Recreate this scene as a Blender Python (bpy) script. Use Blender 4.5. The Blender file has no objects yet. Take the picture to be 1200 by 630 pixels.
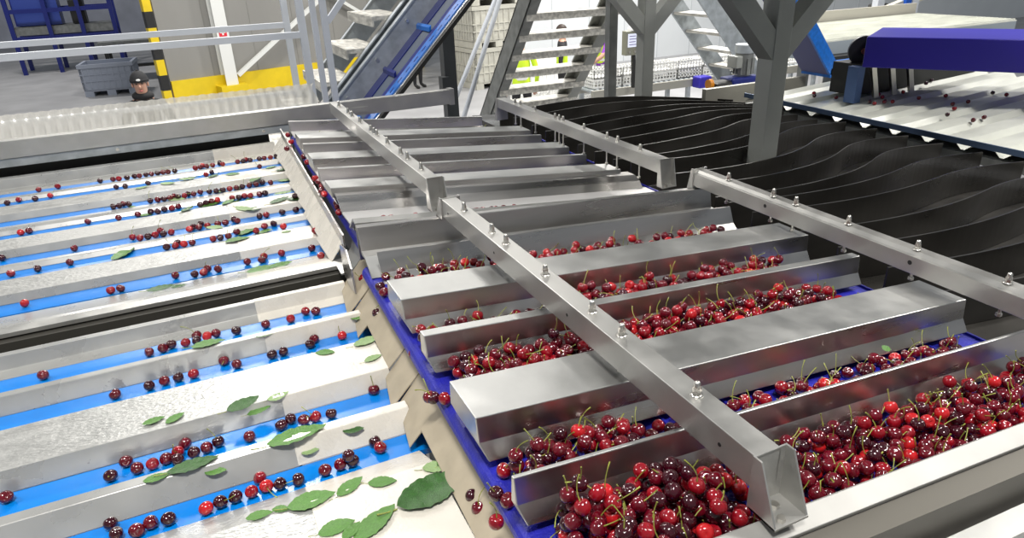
import bpy, math, random
from mathutils import Vector, Matrix
from math import pi, sin, cos, radians as rad
random.seed(7)
S = bpy.context.scene
COL = S.collection
# ------------------------------------------------------------------ camera, world, lamps, exposure
CAM_H = 2.85
FPX = 805.0
AX = Vector((0.90464, -0.42322, -0.03648))   # camera right in the world
FW = Vector((0.37203, 0.83087, -0.41379))    # view direction
AX.normalize(); FW = (FW - AX * FW.dot(AX)).normalized(); UP = AX.cross(FW).normalized()
CAM = Vector((0, 0, CAM_H))
cd = bpy.data.cameras.new('camera'); cam = bpy.data.objects.new('camera', cd); COL.objects.link(cam)
M = Matrix(((AX.x, UP.x, -FW.x, 0), (AX.y, UP.y, -FW.y, 0), (AX.z, UP.z, -FW.z, CAM_H), (0, 0, 0, 1)))
cam.matrix_world = M
cd.sensor_width = 36; cd.lens = FPX / 1200 * 36; cd.clip_end = 200; cd.clip_start = .05
S.camera = cam
w = bpy.data.worlds.new('hall_air'); S.world = w; w.use_nodes = True
w.node_tree.nodes['Background'].inputs[0].default_value = (.86, .93, 1, 1)
w.node_tree.nodes['Background'].inputs[1].default_value = .25
S.view_settings.view_transform = 'Standard'; S.view_settings.look = 'None'
S.view_settings.gamma = 1; S.view_settings.exposure = 0.0; S.view_settings.use_curve_mapping = False
def lamp(x, y, z, p, sx=1.2, sy=.5, aim=None, c=(1, .97, .92)):
    l = bpy.data.lights.new('high_bay_lamp', 'AREA'); l.shape = 'RECTANGLE'; l.size = sx; l.size_y = sy; l.energy = p; l.color = c
    o = bpy.data.objects.new('high_bay_lamp', l); COL.objects.link(o); o.location = (x, y, z)
    if aim: o.rotation_euler = (Vector(aim) - Vector((x, y, z))).to_track_quat('-Z', 'Y').to_euler()
lamp(-.3, -.9, 7.0, 360)
lamp(.15, 7.9, 7.0, 330, 1.0, 1.2)
lamp(3.7, 8.3, 7.0, 120)
lamp(5.8, .2, 7.0, 300)  # extra unseen lamp, added to brighten the white ribbed table
lamp(-4.5, 3.0, 7.0, 230)
lamp(8.5, 1.5, 7.0, 340)
lamp(8.0, 9.5, 7.0, 800)
lamp(10.0, 13.8, 8.0, 620)
lamp(1.0, 15.0, 8.0, 450)
lamp(-4.0, 24.0, 8.0, 500)

# ------------------------------------------------------------------ helpers
def ray(px, py): return AX * ((px - 600) / FPX) - UP * ((py - 315) / FPX) + FW
def atz(px, py, z):
    d = ray(px, py); return CAM + d * ((z - CAM.z) / d.z)
def aty(px, py, y):
    d = ray(px, py); return CAM + d * (y / d.y)
def atx(px, py, x):
    d = ray(px, py); return CAM + d * (x / d.x)
def depth(p): return (Vector(p) - CAM).dot(FW)

def mat(name, c, metal=0, rough=.5, var=0, scale=8, bump=0, bscale=60, stretch=(1, 1, 1), coat=0, spec=.5, rvar=0, emis=None, trans=0, alpha=1, c2=None, aniso=0):
    m = bpy.data.materials.new(name); m.use_nodes = True; nt = m.node_tree; b = nt.nodes['Principled BSDF']
    b.inputs['Base Color'].default_value = (*c, 1); b.inputs['Metallic'].default_value = metal; b.inputs['Roughness'].default_value = rough
    b.inputs['Coat Weight'].default_value = coat; b.inputs['Coat Roughness'].default_value = .05
    b.inputs['Specular IOR Level'].default_value = spec; b.inputs['Transmission Weight'].default_value = trans; b.inputs['Alpha'].default_value = alpha
    b.inputs['Anisotropic'].default_value = aniso
    if emis: b.inputs['Emission Color'].default_value = (*emis[0], 1); b.inputs['Emission Strength'].default_value = emis[1]
    if var or bump or rvar:
        tc = nt.nodes.new('ShaderNodeTexCoord'); mp = nt.nodes.new('ShaderNodeMapping'); nt.links.new(tc.outputs['Object'], mp.inputs[0]); mp.inputs['Scale'].default_value = stretch
        n = nt.nodes.new('ShaderNodeTexNoise'); n.inputs['Scale'].default_value = scale; n.inputs['Detail'].default_value = 6; nt.links.new(mp.outputs[0], n.inputs[0])
        if var:
            r = nt.nodes.new('ShaderNodeValToRGB'); nt.links.new(n.outputs[0], r.inputs[0])
            d = c2 if c2 else tuple(max(0, v * (1 - var)) for v in c)
            r.color_ramp.elements[0].position = .35; r.color_ramp.elements[1].position = .65
            r.color_ramp.elements[0].color = (*d, 1); r.color_ramp.elements[1].color = (*c, 1)
            nt.links.new(r.outputs[0], b.inputs['Base Color'])
        if rvar:
            mr = nt.nodes.new('ShaderNodeMapRange'); nt.links.new(n.outputs[0], mr.inputs[0]); mr.inputs[1].default_value = .3; mr.inputs[2].default_value = .7
            mr.inputs[3].default_value = max(.03, rough - rvar); mr.inputs[4].default_value = rough + rvar; nt.links.new(mr.outputs[0], b.inputs['Roughness'])
        if bump:
            n2 = nt.nodes.new('ShaderNodeTexNoise'); n2.inputs['Scale'].default_value = bscale; n2.inputs['Detail'].default_value = 3; nt.links.new(mp.outputs[0], n2.inputs[0])
            bp = nt.nodes.new('ShaderNodeBump'); bp.inputs['Strength'].default_value = bump; bp.inputs['Distance'].default_value = .004
            nt.links.new(n2.outputs[0], bp.inputs['Height']); nt.links.new(bp.outputs[0], b.inputs['Normal'])
    return m
STEEL = mat('brushed_stainless', (.60, .58, .56), 1, .30, .18, 14, .05, 90, (.12, 1, 1), rvar=.07)
STEELTOP = mat('worn_stainless_top', (.54, .54, .525), .85, .42, .2, 9, .05, 120, rvar=.1)
BAR = mat('satin_beam_steel', (.48, .475, .455), .8, .42, .12, 12, .04, 120, rvar=.08)
GALV = mat('galvanised_steel', (.50, .54, .57), .6, .5, .25, 14, .03, 60)
GALVD = mat('dull_galvanised', (.28, .29, .28), .6, .5, .3, 9)
PAINTG = mat('grey_painted_post', (.30, .31, .29), .1, .45, .1, 5)
RAILP = mat('light_grey_paint', (.56, .59, .64), .1, .4)
SHADEDST = mat('shade_darkened_steel', (.06, .056, .05), .6, .35, .4, 6, .05, 40, (.4, 1, 1), rvar=.12)  # steel painted near-black to carry the shade under the deck
BLACK = mat('black_rubber', (.012, .012, .012), 0, .5)
SHADOWY = mat('dark_frame_and_gap_shade', (.03, .03, .028), .2, .5)  # dark frame paint, also the painted shade inside the rear gap
CREAM = mat('cream_plastic_sheet', (.66, .625, .555), 0, .28, .08, 10, .12, 160, rvar=.1)
DIMPLE = mat('linen_finish_stainless', (.44, .44, .425), .45, .36, .12, 40, .5, 150, (.5, 1, 1), rvar=.08)
SMOOTHS = mat('smooth_white_steel', (.42, .42, .405), .45, .3, .06, 12, rvar=.06)
SKYBELT = mat('sky_blue_belt', (.0, .19, .64), 0, .30, .08, 20, .05, 60, coat=.08)
NAVYBELT = mat('ultramarine_belt', (.018, .02, .36), 0, .4, .3, 30, .4, 260)
APRON = mat('shaded_apron_sheet', (.40, .345, .255), 0, .45, .18, 14)  # white plastic; the beige tone paints the shadow below the belt edge
NAVY = mat('navy_blue_paint', (.008, .016, .16), 0, .35)
BLUEB = mat('bright_blue_plastic', (.01, .16, .62), 0, .35, .25, 40)
VIOLETB = mat('violet_blue_panel', (.03, .02, .33), .1, .35)
SLATE = mat('slate_belt', (.07, .09, .13), 0, .5)
WHITEP = mat('white_crate_plastic', (.80, .80, .78), 0, .4)
BINP = mat('pale_bin_plastic', (.50, .49, .43), 0, .5, .15, 6)
WALLG = mat('grey_wall_panel', (.27, .265, .25), 0, .55, .12, 1.2, 0, 10, (1, 1, .15))
WALLW = mat('white_wall_panel', (.74, .77, .79), 0, .5, .06, 1)
YEL = mat('yellow_paint', (.80, .58, .01), 0, .45, .12, 3)
WHITEPAINT = mat('white_steel_paint', (.74, .75, .73), 0, .4)
FLOORM = mat('worn_concrete', (.36, .36, .37), 0, .5, .2, 1.2)
FLOORM2 = mat('concrete_light', (.40, .39, .36), 0, .5, .2, 2)
CLEAR = mat('clear_plastic', (.78, .76, .70), 0, .18, trans=.0, alpha=.72, coat=.6, spec=.8)
GRATE = mat('perforated_tread', (.70, .68, .62), .3, .5, .45, 30, .3, 80, (1, .25, 1))
WHITETRAY = mat('white_wet_tray', (.66, .67, .60), 0, .3, .2, 8, .25, 60, (.4, 1, 1))
LEAFM = [mat('leaf_dark', (.035, .12, .018), 0, .32, .4, 30, .3, 80), mat('leaf_mid', (.10, .24, .045), 0, .4, .3, 30, .3, 80), mat('leaf_pale', (.27, .40, .17), 0, .5, .2, 30, .3, 80)]
STEMM = mat('cherry_stem_green', (.33, .36, .06), 0, .45, .5, 40)
CHM = [mat('cherry_maroon', (.045, .002, .008), 0, .16, .5, 40, coat=.5), mat('cherry_dark_red', (.14, .003, .012), 0, .16, .5, 40, coat=.5),
       mat('cherry_red', (.28, .004, .012), 0, .16, .4, 40, coat=.5), mat('cherry_bright_red', (.50, .012, .016), 0, .16, .3, 40, coat=.5)]
CHNAME = ['near black', 'dark red', 'red', 'bright scarlet']
SKIN = mat('skin', (.50, .28, .20), 0, .5)
CLOTHB = mat('black_cloth', (.012, .012, .014), 0, .8)
HIVIS = mat('hi_vis_yellow', (.62, .85, .03), 0, .6)
PURPLE = mat('purple_cloth', (.20, .04, .36), 0, .8)
GLOVEG = mat('green_rubber_glove', (.02, .48, .34), 0, .4)
GREYC = mat('grey_overall', (.55, .56, .57), 0, .8)
SCREEN = mat('lit_screen', (.6, .62, .7), 0, .3, emis=((.75, .8, 1), .5))
INK = mat('screen_ink', (.25, .22, .4), 0, .5)
RED = mat('red_sticker', (.7, .02, .04), 0, .5)
SILVER = mat('zinc_nut', (.62, .60, .56), 1, .3)

class MB:
    def __init__(s): s.v = []; s.f = []; s.m = []; s.sm = []
    def add(s, vs, fs, mi=0, smooth=False):
        o = len(s.v); s.v += [tuple(v) for v in vs]; s.f += [tuple(i + o for i in f) for f in fs]; s.m += [mi] * len(fs); s.sm += [smooth] * len(fs)
        return s
    def box(s, a, b, mi=0, sh=None):
        x0, y0, z0 = a; x1, y1, z1 = b
        vs = [(x0, y0, z0), (x1, y0, z0), (x1, y1, z0), (x0, y1, z0), (x0, y0, z1), (x1, y0, z1), (x1, y1, z1), (x0, y1, z1)]
        if sh: vs = [sh(v) for v in vs]
        return s.add(vs, [(0, 3, 2, 1), (4, 5, 6, 7), (0, 1, 5, 4), (1, 2, 6, 5), (2, 3, 7, 6), (3, 0, 4, 7)], mi)
    def prism(s, prof, axis, a, b, mi=0, sh=None):
        "closed profile extruded along axis x/y/z from a to b; profile in the two other coordinates in order"
        n = len(prof); vs = []
        for t in (a, b):
            for (p, q) in prof:
                v = (t, p, q) if axis == 'x' else ((p, t, q) if axis == 'y' else (p, q, t))
                vs.append(sh(v) if sh else v)
        fs = [tuple(range(n))[::-1], tuple(range(n, 2 * n))] + [(i, (i + 1) % n, n + (i + 1) % n, n + i) for i in range(n)]
        return s.add(vs, fs, mi)
    def bar(s, p, q, w, h, mi=0, up=(0, 0, 1)):
        p, q = Vector(p), Vector(q); d = (q - p).normalized(); u = Vector(up)
        if abs(d.dot(u)) > .98: u = Vector((1, 0, 0))
        a = d.cross(u).normalized(); b = a.cross(d).normalized(); vs = []
        for c in (p, q):
            for (i, j) in ((-1, -1), (1, -1), (1, 1), (-1, 1)): vs.append(c + a * (i * w / 2) + b * (j * h / 2))
        return s.add(vs, [(3, 2, 1, 0), (4, 5, 6, 7), (0, 1, 5, 4), (1, 2, 6, 5), (2, 3, 7, 6), (3, 0, 4, 7)], mi)
    def tube(s, pts, r, n=8, mi=0, cap=True):
        pts = [Vector(p) for p in pts]; k = len(pts); rs = r if isinstance(r, (list, tuple)) else [r] * k; vs = []
        for i, p in enumerate(pts):
            d = (pts[min(i + 1, k - 1)] - pts[max(i - 1, 0)]).normalized(); u = Vector((0, 0, 1)) if abs(d.z) < .9 else Vector((1, 0, 0))
            a = d.cross(u).normalized(); b = a.cross(d).normalized()
            for j in range(n): t = 2 * pi * j / n; vs.append(p + (a * cos(t) + b * sin(t)) * rs[i])
        fs = [(i * n + j, i * n + (j + 1) % n, (i + 1) * n + (j + 1) % n, (i + 1) * n + j) for i in range(k - 1) for j in range(n)]
        s.add(vs, fs, mi, True)
        if cap: s.add(vs[:n], [tuple(range(n))[::-1]], mi); s.add(vs[-n:], [tuple(range(n))], mi)
        return s
    def lathe(s, c, prof, n=16, mi=0):
        c = Vector(c); vs = []; k = len(prof)
        for (r, z) in prof:
            for j in range(n): t = 2 * pi * j / n; vs.append((c.x + r * cos(t), c.y + r * sin(t), c.z + z))
        return s.add(vs, [(i * n + j, i * n + (j + 1) % n, (i + 1) * n + (j + 1) % n, (i + 1) * n + j) for i in range(k - 1) for j in range(n)], mi, True)
    def mesh(s, name, mats):
        me = bpy.data.meshes.new(name); me.from_pydata(s.v, [], s.f)
        for m in (mats if isinstance(mats, (list, tuple)) else [mats]): me.materials.append(m)
        me.polygons.foreach_set('material_index', s.m); me.polygons.foreach_set('use_smooth', s.sm); me.update(); return me
    def build(s, name, mats, parent=None, bevel=0):
        o = bpy.data.objects.new(name, s.mesh(name, mats)); COL.objects.link(o)
        if parent:
            o.parent = parent; o.matrix_parent_inverse = Matrix.Translation(parent.location).inverted() if parent.parent is None else Matrix.Identity(4)
        if bevel:
            b = o.modifiers.new('bevel', 'BEVEL'); b.width = bevel; b.segments = 2; b.limit_method = 'ANGLE'; b.angle_limit = rad(40)
        return o
def tag(o, label=None, cat=None, group=None, kind=None):
    if label: o['label'] = label
    if cat: o['category'] = cat
    if group: o['group'] = group
    if kind: o['kind'] = kind
    return o
def thing(name, label, cat, loc=(0, 0, 0), group=None):
    o = bpy.data.objects.new(name, None); COL.objects.link(o); o.location = loc; o.empty_display_size = .05
    return tag(o, label, cat, group)
def struct(name, mb, m): return tag(mb.build(name, m), kind='structure')
ORD = ['first', 'second', 'third', 'fourth', 'fifth', 'sixth', 'seventh', 'eighth', 'ninth', 'tenth', 'eleventh', 'twelfth', 'thirteenth', 'fourteenth', 'fifteenth', 'sixteenth', 'seventeenth', 'eighteenth', 'nineteenth', 'twentieth']
ORD += ['twenty ' + o for o in ORD[:9]] + ['thirtieth'] + ['thirty ' + o for o in ORD[:9]]
def ordn(i): return ORD[i] if i < len(ORD) else 'far'

# ------------------------------------------------------------------ the hall
struct('floor', MB().box((-14, -4, -.1), (32, 42, 0)), FLOORM)
# grey panelled wall with yellow skirting (turned about 15 degrees)
WA = Vector((-.42, 18.0, 0)); WD = Vector((3.52, .99, 0)).normalized(); WN = Vector((WD.y, -WD.x, 0))
def wl(u, v, z): return WA + WD * u + WN * v + Vector((0, 0, z))   # u along, v towards the camera
def wbox(mb, u0, u1, v0, v1, z0, z1, mi=0):
    return mb.box((u0, v0, z0), (u1, v1, z1), mi, sh=lambda p: wl(*p))
struct('wall_back_left', wbox(MB(), .07, 7.0, -.25, 0, 0, 7), WALLG)
mb = MB()
for k in range(1, 7): wbox(mb, k * 1.08, k * 1.08 + .02, 0, .008, .5, 7)
struct('trim_1', mb, mat('panel_joint', (.23, .225, .21), 0, .6))
struct('baseboard_back', wbox(MB(), .07, 7.0, .003, .07, 0, .52), YEL)
struct('wall_back_right', MB().box((7.2, 17.2, 0), (30, 17.4, 8)), WALLW)
mb = MB()
for k in range(12): mb.box((8.0 + k * 1.15, 17.19, 0), (8.02 + k * 1.15, 17.2, 8))
struct('trim_2', mb, mat('panel_joint_white', (.52, .55, .57), 0, .6))
struct('wall_back_far', MB().box((-14, 38, 0), (2, 38.2, 8)), mat('far_wall', (.55, .57, .66), 0, .6, .3, .8))
struct('wall_left', MB().box((-14, 5, 0), (-13.8, 38, 8)), WALLW)
# striped post at the doorway
t = thing('striped_post', 'tall square post banded in black and yellow at the doorway edge', 'post', tuple(wl(-.12, .02, 0)))
mb = MB()
for k in range(12): wbox(mb, -.15, .02, -.1, .1, k * .34, (k + 1) * .34, k % 2)
mb.build('post_shaft', [YEL, BLACK], t); wbox(MB(), -.2, .05, -.14, .14, 0, .02).build('base_plate', YEL, t)
# white column with foot, sticker and diagonal braces
cu = 1.36
t = thing('steel_column', 'white steel wall column with yellow foot and a small red sticker', 'column', tuple(wl(cu, .2, 0)))
mb = MB(); wbox(mb, cu - .14, cu + .14, .30, .33, 0, 7); wbox(mb, cu - .14, cu + .14, .03, .06, 0, 7); wbox(mb, cu - .015, cu + .015, .06, .30, 0, 7); mb.build('column_shaft', WHITEPAINT, t)
wbox(MB(), cu - .32, cu + .32, .0, .45, .0, .30).build('foot', YEL, t)
mb = MB(); wbox(mb, cu - .09, cu + .09, .331, .334, 1.40, 1.58)
wbox(mb, cu - .02, cu + .02, .334, .337, 1.43, 1.56, 1); wbox(mb, cu - .065, cu + .065, .334, .337, 1.475, 1.515, 1); mb.build('sticker', [RED, WHITEPAINT], t)
def wallbar(name, a, b, wdt, label):
    A, B = wl(a[0], .16, a[1]), wl(b[0], .16, b[1])
    o = MB().bar(A, B, wdt, wdt * .8).build(name, WHITEPAINT); tag(o, label, 'brace')
wallbar('wall_brace', (cu + .22, .48), (cu + 3.05, 2.32), .11, 'white diagonal brace rising from the yellow column foot along grey wall')
wallbar('wall_brace', (cu + 2.9, 2.15), (cu + 4.2, 1.35), .10, 'white diagonal brace falling right behind the left stair')
wallbar('wall_brace', (cu + 2.95, 2.25), (cu + 2.4, 2.9), .10, 'short white brace going up left from the brace crossing')
# far hall beyond the doorway: blue machine, crates, racks
t = thing('sorting_machine', 'blue framed machine seen far through the doorway at upper left', 'machine', (-2.6, 27, 0))
mb = MB()
for x in (-4.6, -3.6, -2.7, -1.8):
    for y in (26.6, 27.9): mb.box((x, y, 0), (x + .12, y + .12, 2.9))
for z in (1.0, 1.8, 2.8): mb.box((-4.6, 26.62, z), (-1.7, 26.72, z + .12)); mb.box((-4.6, 27.92, z), (-1.7, 28.0, z + .12))
mb.build('frame', NAVY, t)
MB().box((-4.5, 26.8, 1.15), (-1.8, 27.8, 1.4)).build('bed', GALVD, t)
MB().box((-4.4, 26.9, 1.42), (-3.2, 27.7, 2.4)).build('hopper', mat('machine_blue', (.03, .06, .3), 0, .4), t)
MB().box((-2.9, 26.9, 1.42), (-2.5, 27.5, 2.1)).build('motor_housing', BLACK, t)
t = thing('steel_workbench', 'dark steel workbench standing beside the striped post', 'workbench', (-1.3, 23.5, 0))
mb = MB()
for x in (-1.95, -.75):
    for y in (23.1, 24.2): mb.box((x, y, 0), (x + .1, y + .1, 1.0))
mb.box((-1.95, 23.12, .35), (-.7, 23.2, .43)); mb.build('legs', SHADOWY, t)
MB().box((-2.05, 23.0, 1.0), (-.6, 24.4, 1.08)).build('bench_top', GALVD, t)

def bulk_bin(x, y, z, lab, ang=0, s=(1.2, 1.0, .78), m=BINP, group='bulk bins'):
    t = thing('bulk_bin', lab, 'bin', (0, 0, 0), group); L, W, H = s; mb = MB()
    mb.box((-L / 2, -W / 2, .14), (L / 2, -W / 2 + .04, H)); mb.box((-L / 2, W / 2 - .04, .14), (L / 2, W / 2, H))
    mb.box((-L / 2, -W / 2, .14), (-L / 2 + .04, W / 2, H)); mb.box((L / 2 - .04, -W / 2, .14), (L / 2, W / 2, H)); mb.box((-L / 2, -W / 2, .12), (L / 2, W / 2, .16))
    n = 9
    for k in range(n):
        u = -L / 2 + .05 + k * (L - .13) / (n - 1); mb.box((u, -W / 2 - .018, .2), (u + .03, -W / 2, H - .1))
        v = -W / 2 + .05 + k * (W - .13) / (n - 1); mb.box((-L / 2 - .018, v, .2), (-L / 2, v + .03, H - .1)); mb.box((L / 2, v, .2), (L / 2 + .018, v + .03, H - .1))
    for z_ in (.36, .52): mb.box((-L / 2 - .02, -W / 2 - .02, z_), (L / 2 + .02, W / 2 + .02, z_ + .025))
    mb.build('bin_body', m, t)
    MB().box((-L / 2 - .03, -W / 2 - .03, H - .09), (L / 2 + .03, -W / 2, H)).box((-L / 2 - .03, W / 2, H - .09), (L / 2 + .03, W / 2 + .03, H)).box((-L / 2 - .03, -W / 2, H - .09), (-L / 2, W / 2, H)).box((L / 2, -W / 2, H - .09), (L / 2 + .03, W / 2, H)).build('rim', m, t)
    for (a, b) in ((-L / 2, -L / 2 + .2), (-.1, .1), (L / 2 - .2, L / 2)): MB().box((a, -W / 2, 0), (b, W / 2, .12)).build('skid', m, t)
    t.location = (x, y, z); t.rotation_euler.z = ang; return t
a1 = rad(8)
bulk_bin(6.75, 16.0, 0, 'pale bulk bin at the bottom of the tall stack behind the blue conveyor', a1, (1.35, 1.1, .92))
bulk_bin(6.75, 16.0, .93, 'pale bulk bin second from the floor in the tall stack', a1, (1.35, 1.1, .92))
bulk_bin(6.75, 16.0, 1.86, 'pale bulk bin topmost visible in the tall stack', a1, (1.35, 1.1, .92))
bulk_bin(7.0, 13.9, 0, 'single lighter bulk bin standing on the floor before the tall stack', a1, (.95, .8, .80), WHITEP)
bulk_bin(-1.75, 21.0, 0, 'blue grey bulk bin beyond the man in the black hat', rad(-5), (1.2, 1.0, .78), mat('bluegrey_bin', (.28, .31, .38), 0, .5))

# ------------------------------------------------------------------ walkway rails, stairs, inclined conveyor behind the machine
def T5(name, label, cat, loc=(0, 0, 0)): return thing(name, label, cat, loc)
for (yy, x1, lab) in ((5.86, .79, 'far light grey handrail with posts left of the stair'), (4.925, .76, 'near light grey handrail with posts left of the stair')):
    t = T5('handrail', lab, 'handrail', (0, yy, 0))
    MB().box((-3, yy - .02, 2.41), (x1, yy + .02, 2.45)).build('top_rail', RAILP, t)
    MB().box((-3, yy - .015, 1.9), (x1, yy + .015, 1.93)).build('mid_rail', RAILP, t)
    for x in (x1, -1.6, -2.95): MB().box((x - .022, yy - .024, 1.3), (x + .024, yy + .024, 2.95 if x == x1 else 2.40)).build('rail_post', RAILP, t)
t = T5('guard_frame', 'light grey upright frame with a diagonal at the foot of the left stair', 'frame', (.95, 5.0, 0))
MB().box((.88, 4.84, 1.97), (.92, 4.88, 3.1)).build('rail_post', RAILP, t)
MB().box((.815, 4.84, 1.97), (.85, 4.88, 3.1)).build('rail_post', RAILP, t)
MB().bar((.915, 4.86, 2.50), (1.45, 4.86, 3.1), .036, .036).build('diagonal', RAILP, t)
t = T5('walkway', 'grated steel walkway behind the handrails', 'walkway', (-1, 5.4, 0))
MB().box((-3, 5.03, 1.25), (.10, 5.77, 1.3)).build('deck', GALVD, t)
for x in (-2.9, -1, 0):
    for y in (5.05, 5.7): MB().box((x, y, 0), (x + .06, y + .06, 1.25)).build('leg', GALVD, t)
# left stair, climbs to +X at 45 degrees between y 5.0 and 5.8 ; z = x + 1.13
def shx(c): return lambda p: (p[0], p[1], p[2] + p[0] + c)
t = T5('steel_stair', 'galvanised stair climbing right with perforated treads, left of blue conveyor', 'stair', (.2, 5.4, 0))
MB().box((.15, 5.8, -.24), (2.0, 5.815, 0), 0, shx(1.12)).box((.15, 5.76, -.01), (2.0, 5.815, 0), 0, shx(1.12)).build('stringer', GALV, t)
MB().box((.15, 5.0, -.24), (2.0, 5.012, 0), 0, shx(1.12)).box((.15, 4.955, -.012), (2.0, 5.012, 0), 0, shx(1.12)).box((.15, 4.955, -.24), (2.0, 5.012, -.228), 0, shx(1.12)).build('stringer', GALV, t)
for k in range(8):
    z = 1.48 + k * .205; x = z - 1.22
    MB().box((x - .02, 5.015, z - .03), (x + .22, 5.75, z)).box((x - .032, 5.015, z - .07), (x - .0205, 5.78, z - .002)).build('tread', GRATE, t)
# inclined blue conveyor, near side y 4.36
t = T5('inclined_conveyor', 'blue flighted conveyor rising to the upper right behind the rear beam', 'conveyor', (.6, 4.6, 0))
c0 = .88
MB().box((.35, 4.90, .0), (2.2, 4.915, .20), 0, shx(c0)).box((.35, 4.88, .19), (2.2, 4.935, .205), 0, shx(c0)).build('side_guard', GALV, t)
for k in range(6): MB().tube([(.75 + k * .24, 4.9, .75 + k * .24 + c0 + .12), (.75 + k * .24, 4.885, .75 + k * .24 + c0 + .12)], .012, 8).build('bolt', SILVER, t)
MB().box((.35, 4.77, -.02), (2.2, 4.90, .0), 0, shx(c0)).build('belt_border', NAVY, t)
MB().box((.35, 4.60, -.03), (2.2, 4.77, -.01), 0, shx(c0)).build('belt', SLATE, t)
for k in range(5): MB().box((.72 + k * .27, 4.61, .001), (.735 + k * .27, 4.89, .028), 0, shx(c0)).build('flight', BLUEB if k % 2 else NAVY, t)
MB().box((.35, 4.52, -.03), (2.2, 4.60, .0), 0, shx(c0)).build('inner_frame', NAVY, t)
mb = MB(); mb.box((.35, 4.42, -.03), (2.2, 4.52, .01), 0, shx(c0))
for k in range(29): mb.box((.4 + k * .06, 4.462, .01), (.43 + k * .06, 4.472, .0125), 1, shx(c0))
mb.build('slotted_rail', [BLUEB, NAVY], t)
MB().box((.35, 4.385, -.03), (2.2, 4.42, .0), 0, shx(c0)).build('chain_strip', SILVER, t)
mb = MB(); mb.box((.35, 4.36, -.045), (2.2, 4.385, -.01), 0, shx(c0))
mb.build('chain_guard', BLACK, t)
for x in (.8,): MB().box((x, 4.45, 0), (x + .07, 4.52, x + c0 - .08)).box((x, 4.82, 0), (x + .07, 4.89, x + c0 - .03)).build('leg', GALVD, t)
# dark support post & struts between conveyor and right stair
dp = aty(524, 60, 6.0)
tag(MB().bar((dp.x, 6, 0), (dp.x, 6, 2.35), .11, .11).box((dp.x - .1, 5.9, 1.78), (dp.x - .03, 6.0, 1.90)).build('support_post', mat('anthracite_paint', (.045, .05, .055), .1, .5)), 'anthracite post under the blue conveyor end, right of the standing legs', 'post')
for (a, b, yy, lab) in (((545, 88), (585, -12), 7.6, 'thin grey strut leaning right, in front of the pale bins'), ((545, 132), (588, -8), 7.2, 'grey strut leaning right nearest the right stair'), ((563, 0), (576, 128), 7.4, 'thin upright grey tube crossing the leaning struts')):
    A, B = aty(*a, yy), aty(*b, yy); d = (B - A).normalized(); F = A + d * ((-A.z) / d.z)
    tag(MB().tube([F, B + d * .8], .028, 8).build('strut', RAILP), lab, 'strut')

# right stair, climbs towards the camera (-Y) at 49 degrees ; line z = 9.80 - 1.18*y
def sty(z): return 8.33 - z / 1.15
t = T5('steel_stair', 'open grey stair with pale perforated treads rising above the rear crossbar', 'stair', (3.5, 8.3, 0))
for (xa, xb, fl) in ((3.0, 3.012, 1), (4.05, 4.062, -1)):
    mb = MB(); za, zb = 0, 3.6
    for (x0, x1, o0, o1) in ((xa, xb, -.14, .14), (min(xa, xa + fl * .11), max(xa, xa + fl * .11), .12, .14), (min(xa, xa + fl * .11), max(xa, xa + fl * .11), -.14, -.12)):
        vs = []
        for x in (x0, x1):
            for (z, o) in ((za, o0), (zb, o0), (zb, o1), (za, o1)): vs.append((x, sty(z) - o * 1.0, z))
        mb.add(vs, [(0, 1, 2, 3), (7, 6, 5, 4), (0, 4, 5, 1), (1, 5, 6, 2), (2, 6, 7, 3), (3, 7, 4, 0)])
    mb.build('stringer', GALVD if fl == 1 else PAINTG, t)
for k in range(16):
    z = .35 + k * .2
    MB().box((3.012, sty(z) - .12, z - .03), (4.05, sty(z) + .13, z)).box((3.012, sty(z) - .133, z - .065), (4.05, sty(z) - .1205, z - .002)).build('tread', GRATE, t)

# ------------------------------------------------------------------ overhead frame above the curved lanes (its posts and deck)
def frame_post(x, y, zj, w_, lab, z0, braces=True, m=PAINTG):
    t = T5('frame_post', lab, 'post', (x, y, z0))
    h = w_ / 2
    MB().box((x - h, y - h, z0), (x + h, y + h, 3.28)).build('post_shaft', m, t, .004)
    MB().box((x - h - .02, y - h - .004, z0), (x + h + .02, y + h + .004, z0 + .012)).build('base_plate', m, t)
    if braces:
        for s in (-1, 1):
            L = 3.28 - zj; u = h * .95
            vs = []
            for yy in (y - u, y + u):
                for (a, b) in ((s * h * .6, zj - h * 1.2), (s * (h * .6 + L), zj - h * 1.2 + L), (s * (h * .6 + L), zj + h * 1.5 + L), (s * h * .6, zj + h * 1.5)): vs.append((x + a, yy, b))
            MB().add(vs, [(0, 1, 2, 3), (7, 6, 5, 4), (0, 4, 5, 1), (1, 5, 6, 2), (2, 6, 7, 3), (3, 7, 4, 0)]).build('knee_brace', m, t)
frame_post(2.45, 2.455, 2.42, .096, 'thick grey post with two knee braces standing among the curved dividers', 1.86)
frame_post(3.08, 4.34, 2.34, .097, 'thick grey post with two knee braces behind the rearmost curved divider', 0)
frame_post(2.965, 4.62, 2.4, .07, 'slimmer grey post without braces beside the worker in purple', 0, False, GALVD)
t = T5('overhead_deck', 'grey machine deck carried by the posts above the curved dividers', 'deck', (2.6, 3.2, 3.28))
MB().box((1.62, 1.2, 3.36), (3.3, 4.8, 3.42)).build('deck_plate', GALVD, t)
for y in (1.3, 2.41, 4.28, 4.6): MB().box((1.62, y, 3.28), (3.3, y + .12, 3.36)).build('joist', PAINTG, t)

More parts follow.
